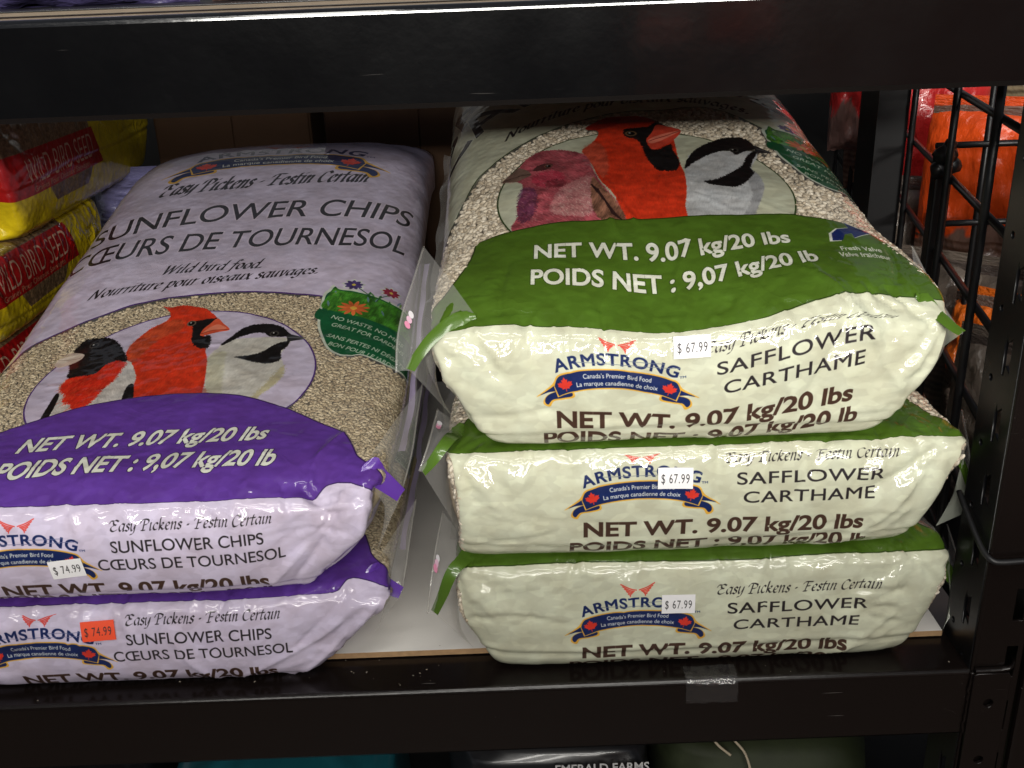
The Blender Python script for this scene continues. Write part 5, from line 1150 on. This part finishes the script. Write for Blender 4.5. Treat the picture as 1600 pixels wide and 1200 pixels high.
# ------------------------------------------------------------------ soft pouches
def pouch_mat(name, top, low, split, z0, h, stripe=None, rough=.3):
    mt, nt, b = new_mat(name); L = nt.links; tc = nd(nt, 'ShaderNodeTexCoord'); sx = nd(nt, 'ShaderNodeSeparateXYZ'); L.new(tc.outputs['Generated'], sx.inputs[0])
    ns = nd(nt, 'ShaderNodeTexNoise'); ns.inputs['Scale'].default_value = 3.5; ns.inputs['Detail'].default_value = 5; L.new(tc.outputs['Generated'], ns.inputs['Vector'])
    ad = nd(nt, 'ShaderNodeMath', operation='MULTIPLY_ADD'); ad.inputs[1].default_value = .35; L.new(ns.outputs['Fac'], ad.inputs[0]); L.new(sx.outputs['Z'], ad.inputs[2])
    r = nd(nt, 'ShaderNodeValToRGB'); e = r.color_ramp.elements; e[0].position = split+.16; e[0].color = (*low, 1); e[1].position = split+.19; e[1].color = (*top, 1); L.new(ad.outputs[0], r.inputs['Fac'])
    src = r.outputs['Color']
    if stripe:
        w = nd(nt, 'ShaderNodeTexWave', wave_type='BANDS', bands_direction='Z'); w.inputs['Scale'].default_value = 9; w.inputs['Distortion'].default_value = 2.5; L.new(tc.outputs['Generated'], w.inputs['Vector'])
        lt = nd(nt, 'ShaderNodeMath', operation='LESS_THAN'); lt.inputs[1].default_value = split-.04; L.new(sx.outputs['Z'], lt.inputs[0])
        mu = nd(nt, 'ShaderNodeMath', operation='MULTIPLY'); L.new(w.outputs['Fac'], mu.inputs[0]); L.new(lt.outputs[0], mu.inputs[1])
        mx = nd(nt, 'ShaderNodeMix', data_type='RGBA'); mx.inputs['B'].default_value = (*stripe, 1); L.new(mu.outputs[0], mx.inputs['Factor']); L.new(src, mx.inputs['A']); src = mx.outputs['Result']
    L.new(src, b.inputs['Base Color']); b.inputs['Roughness'].default_value = rough; b.inputs['Coat Weight'].default_value = .5
    n2 = nd(nt, 'ShaderNodeTexNoise'); n2.inputs['Scale'].default_value = 9; n2.inputs['Detail'].default_value = 4; L.new(tc.outputs['Generated'], n2.inputs['Vector'])
    bp = nd(nt, 'ShaderNodeBump'); bp.inputs['Strength'].default_value = .6; bp.inputs['Distance'].default_value = .01; L.new(n2.outputs['Fac'], bp.inputs['Height']); L.new(bp.outputs['Normal'], b.inputs['Normal'])
    return mt

def pouch(label, loc, w, h, d, rot, mat, seed, group=None, sealm=None, cat='pouch', name='snack_pouch', tiltx=0.0):
    root = empty(name, loc, label, cat, group); nu, nv = 26, 36; V = []; r = random.Random(seed)
    for side in (1, -1):
        for i in range(nv):
            for j in range(nu):
                u = j/(nu-1)*2-1; v = i/(nv-1)*2-1
                th = max(0, 1-abs(u)**3.2)**.6*max(0, 1-abs(v)**3.5)**.6*d/2
                wr = (vnoise(np.array([(u+side)*3.1+seed]), np.array([v*4.7+9]), seed)[0]-.5)*.018+(vnoise(np.array([u*7.1+seed]), np.array([v*9+3*side+30]), seed+1)[0]-.5)*.008
                V.append((u*w/2*(1-.05*abs(v)**4), -side*(th+wr*min(1, th*60)), (v+1)/2*h+wr*.4))
    F = list(map(tuple, grid_faces(nv, nu))); n = nv*nu; F += [tuple(x+n for x in f[::-1]) for f in F]
    M = Matrix.Translation(loc) @ Euler((tiltx, 0, rot)).to_matrix().to_4x4()
    V = [M @ Vector(v) for v in V]
    o = obj_pd('pouch_body', [tuple(v) for v in V], F, mat, root, True)
    z1 = h*1.0; VV = [M @ Vector((x, y, z)) for (x, y, z) in [(-w/2*.95, -.0012, z1-.002), (w/2*.95, -.0012, z1-.002), (w/2*.95, .0008, z1+.022), (-w/2*.95, .0008, z1+.022)]]
    obj_pd('pouch_seal', [tuple(v) for v in VV], [(0, 1, 2, 3)], sealm or mat, root)
    return root
m_or = pouch_mat('orange_pouch', (.85, .09, .012), (.22, .13, .10), .45, 0, 1, (.12, .055, .035))
m_or2 = pouch_mat('deep_orange_pouch', (.80, .16, .015), (.20, .15, .12), .55, 0, 1, (.10, .07, .06))
m_rd = pouch_mat('red_pouch', (.62, .03, .03), (.25, .14, .12), .30, 0, 1)
m_ca = pouch_mat('olive_brown_pouch', (.16, .13, .06), (.09, .075, .045), .50, 0, 1, (.24, .20, .12))
m_gy = pouch_mat('grey_brown_pouch', (.20, .16, .13), (.13, .10, .085), .50, 0, 1, (.07, .055, .05))
GPo = 'snack pouches hanging beyond the wire grid'
pouch('orange pouch with pleated brown lower half, largest beyond the wire grid', (.665, .60, .12), .21, .28, .05, -.55, m_or, 3, GPo)
pouch('orange and red pouch next to the rear upright', (.615, .76, .19), .16, .30, .05, -.35, m_rd, 4, GPo)
pouch('orange pouch close to the slotted upright, partly cut off at the right', (.665, .34, .15), .14, .25, .05, -.7, m_or2, 5, GPo)
pouch('olive brown patterned pouch at the top right behind the grid', (.80, .74, .30), .26, .26, .05, -.5, m_ca, 6, GPo)
pouch('grey brown pleated pouch low down behind the grid', (.57, .50, .005), .18, .22, .05, -.7, m_gy, 7, GPo)
pouch('grey brown pouch lowest beside the slotted upright', (.535, .27, .0), .12, .20, .04, -.9, m_gy, 9, GPo)
pouch('faded red pouch in the gap above the top green bag', (.60, 1.05, .28), .07, .26, .04, -.2, m_rd, 10, GPo)
pouch('orange pouch at the bottom behind the middle green bag', (.585, .42, .03), .10, .17, .05, -.9, m_or2, 11, GPo)
pouch('orange pouch with yellow edge in the row behind, half hidden by the largest one', (.76, .86, .05), .26, .32, .05, -.4, m_or2, 31, GPo)
pouch('bright red-orange pouch low in the row behind the grid', (.70, .66, .0), .20, .17, .05, -.5, m_or, 32, GPo)
pouch('orange-red pouch far back, seen between the rear upright and the red one', (.72, 1.08, .20), .22, .28, .05, -.3, m_or, 33, GPo)
pouch('grey brown pleated pouch between the rear upright and the grid', (.605, .70, .05), .20, .23, .05, -.4, m_gy, 35, GPo)
s_board = box('side_shelf', .440, 1.3, .06, 1.0, -.012, -.002, darkm); s_board.name = 'shelf_board'; tag(s_board, 'dark shelf of the next bay, below the orange pouches', 'shelf board')
box_r = box('back_panel', 1.05, 1.07, -.1, 1.4, -.4, .7, darkm); tag(box_r, 'dark panel behind the pouches of the next bay', 'back panel')
# lavender bag end peeking out behind
m_lv = pouch_mat('lavender_pouch', (.24, .23, .46), (.24, .23, .46), .5, 0, 1)
pouch('small lavender bag corner peeking out behind the upper lavender bag', (-.600, 1.00, .20), .20, .085, .08, 0, m_lv, 14, None, None, 'bag', 'folded_bag')

# ------------------------------------------------------------------ goods on the shelf below
lowb = box('shelf_board', -1.3, 1.3, .03, .7, -.50, -.488, darkm); tag(lowb, 'dark shelf board far below, under the black and olive sacks', 'shelf board')
m_bk = plain('black_sack_film', (.012, .012, .014), .3, 0, .2, 20, .4, 20, .4); m_ol = plain('olive_sack_cloth', (.022, .030, .009), .7, 0, .3, 40, .3, 90)
m_te = plain('teal_sack_film', (.012, .11, .14), .3, 0, .2, 20, .4, 20, .4); m_wt = plain('white_lettering', (.6, .6, .6), .5); m_rr = plain('red_ribbon_cloth', (.42, .02, .03), .6); m_str = plain('jute_string', (.5, .42, .3), .8)
def sack(label, x, y, z, w, l, h, mat, seed):
    r = empty('goods_sack', (x, y, z), label, 'sack'); nu, nv = 30, 20; V = []
    for i in range(nv+1):
        ph = math.pi*i/nv
        for j in range(nu):
            a = 2*math.pi*j/nu; c = lambda q: math.copysign(abs(math.cos(q))**.35, math.cos(q)); s_ = lambda q: math.copysign(abs(math.sin(q))**.35, math.sin(q))
            k = 1+(vnoise(np.array([j*.5+seed]), np.array([i*.6]), seed)[0]-.5)*.10
            V.append((x+w/2*c(a)*abs(s_(ph))*k, y+l/2*s_(a)*abs(s_(ph))*k, z+h/2+h/2*c(ph)*k))
    F = [(i*nu+j, i*nu+(j+1) % nu, (i+1)*nu+(j+1) % nu, (i+1)*nu+j) for i in range(nv) for j in range(nu)]
    obj_pd('sack_body', V, F, mat, r, True); return r
sk = sack('black sack with white lettering on the shelf below', .03, .37, -.48, .26, .28, .192, m_bk, 3)
TV, TF = text_mesh("EMERALD FARMS", .02); TV[:, 0] *= .115/TV[:, 0].max(); TV[:, 1] *= .017
obj_pd('lettering', [(.035+a, .2265+b*.1, -.3155+b) for a, b in TV], TF, m_wt, sk)
so = sack('olive green sack tied with red ribbon on the shelf below', .30, .36, -.48, .26, .30, .20, m_ol, 5)
tube('ribbon', catmull([(.165, .235, -.262), (.18, .225, -.258), (.20, .24, -.256), (.22, .23, -.262), (.235, .245, -.268)], 6), .009, m_rr, so, 8)
tube('string', catmull([(.235, .24, -.262), (.25, .22, -.268), (.262, .21, -.280), (.268, .20, -.30)], 6), .0016, m_str, so, 6)
tube('string', catmull([(.225, .24, -.262), (.228, .22, -.270), (.245, .21, -.282)], 6), .0016, m_str, so, 6)
sack('teal sack on the shelf below, under the lavender bags', -.30, .30, -.48, .28, .30, .205, m_te, 7)
sack('black sack left of the teal one on the shelf below', -.62, .32, -.48, .30, .30, .19, m_bk, 8)

# goods on the shelf above, only their lowest edge shows
def up_bag(label, x, w, mat, seed): return pouch(label, (x, .13, .585), w, .10, .06, 0, mat, seed, 'bags standing on the upper shelf', None, 'bag', 'upper_bag')
m_pu = pouch_mat('purple_bag_print', (.05, .04, .12), (.06, .05, .13), .5, 0, 1); m_tn = pouch_mat('tan_bag_print', (.14, .09, .08), (.16, .09, .08), .5, 0, 1)
up_bag('purple bag on the upper shelf, only its foot visible at the top left', -.335, .20, m_pu, 21)
up_bag('tan bag on the upper shelf at the top left corner', -.50, .10, m_tn, 22)
up_bag('tan bag on the upper shelf right of the purple one', -.19, .08, m_tn, 23)

# aisle floor in front of the rack
fl = obj_pd('aisle_floor', [(-5, -7, -.9), (5, -7, -.9), (5, 1.5, -.9), (-5, 1.5, -.9)], [(0, 1, 2, 3)], plain('worn_brown_floor', (.16, .115, .09), .45, 0, .25, 2.2)); fl['kind'] = 'structure'

# shelf added across the aisle, unseen but for its reflection in the enamel
os_ = empty('added_aisle_shelf', (1.2, -2.6, -.9), 'brown and dark low shelf added across the aisle, with orange packs, only for its reflection in the beam', 'shelf')
m_brw = plain('brown_shelf_front', (.36, .13, .06), .6, 0, .3, 5)
box('added_shelf_front', -2.8, .415, -2.62, -2.55, -.9, .80, darkm, os_)  # dark stretch added to keep the bright world out of the beam's reflection
box('added_shelf_front', .42, 2.8, -2.62, -2.55, -.9, .80, m_brw, os_)
box('shelf_top', -2.8, 2.8, -2.95, -2.625, .78, .80, m_brw, os_)
pouch('small orange pack standing across the aisle', (.50, -2.50, .30), .16, .13, .04, math.pi, m_or, 41, 'orange packs across the aisle')
pouch('larger orange pack standing across the aisle', (.74, -2.50, .27), .22, .20, .05, math.pi, m_or, 42, 'orange packs across the aisle')
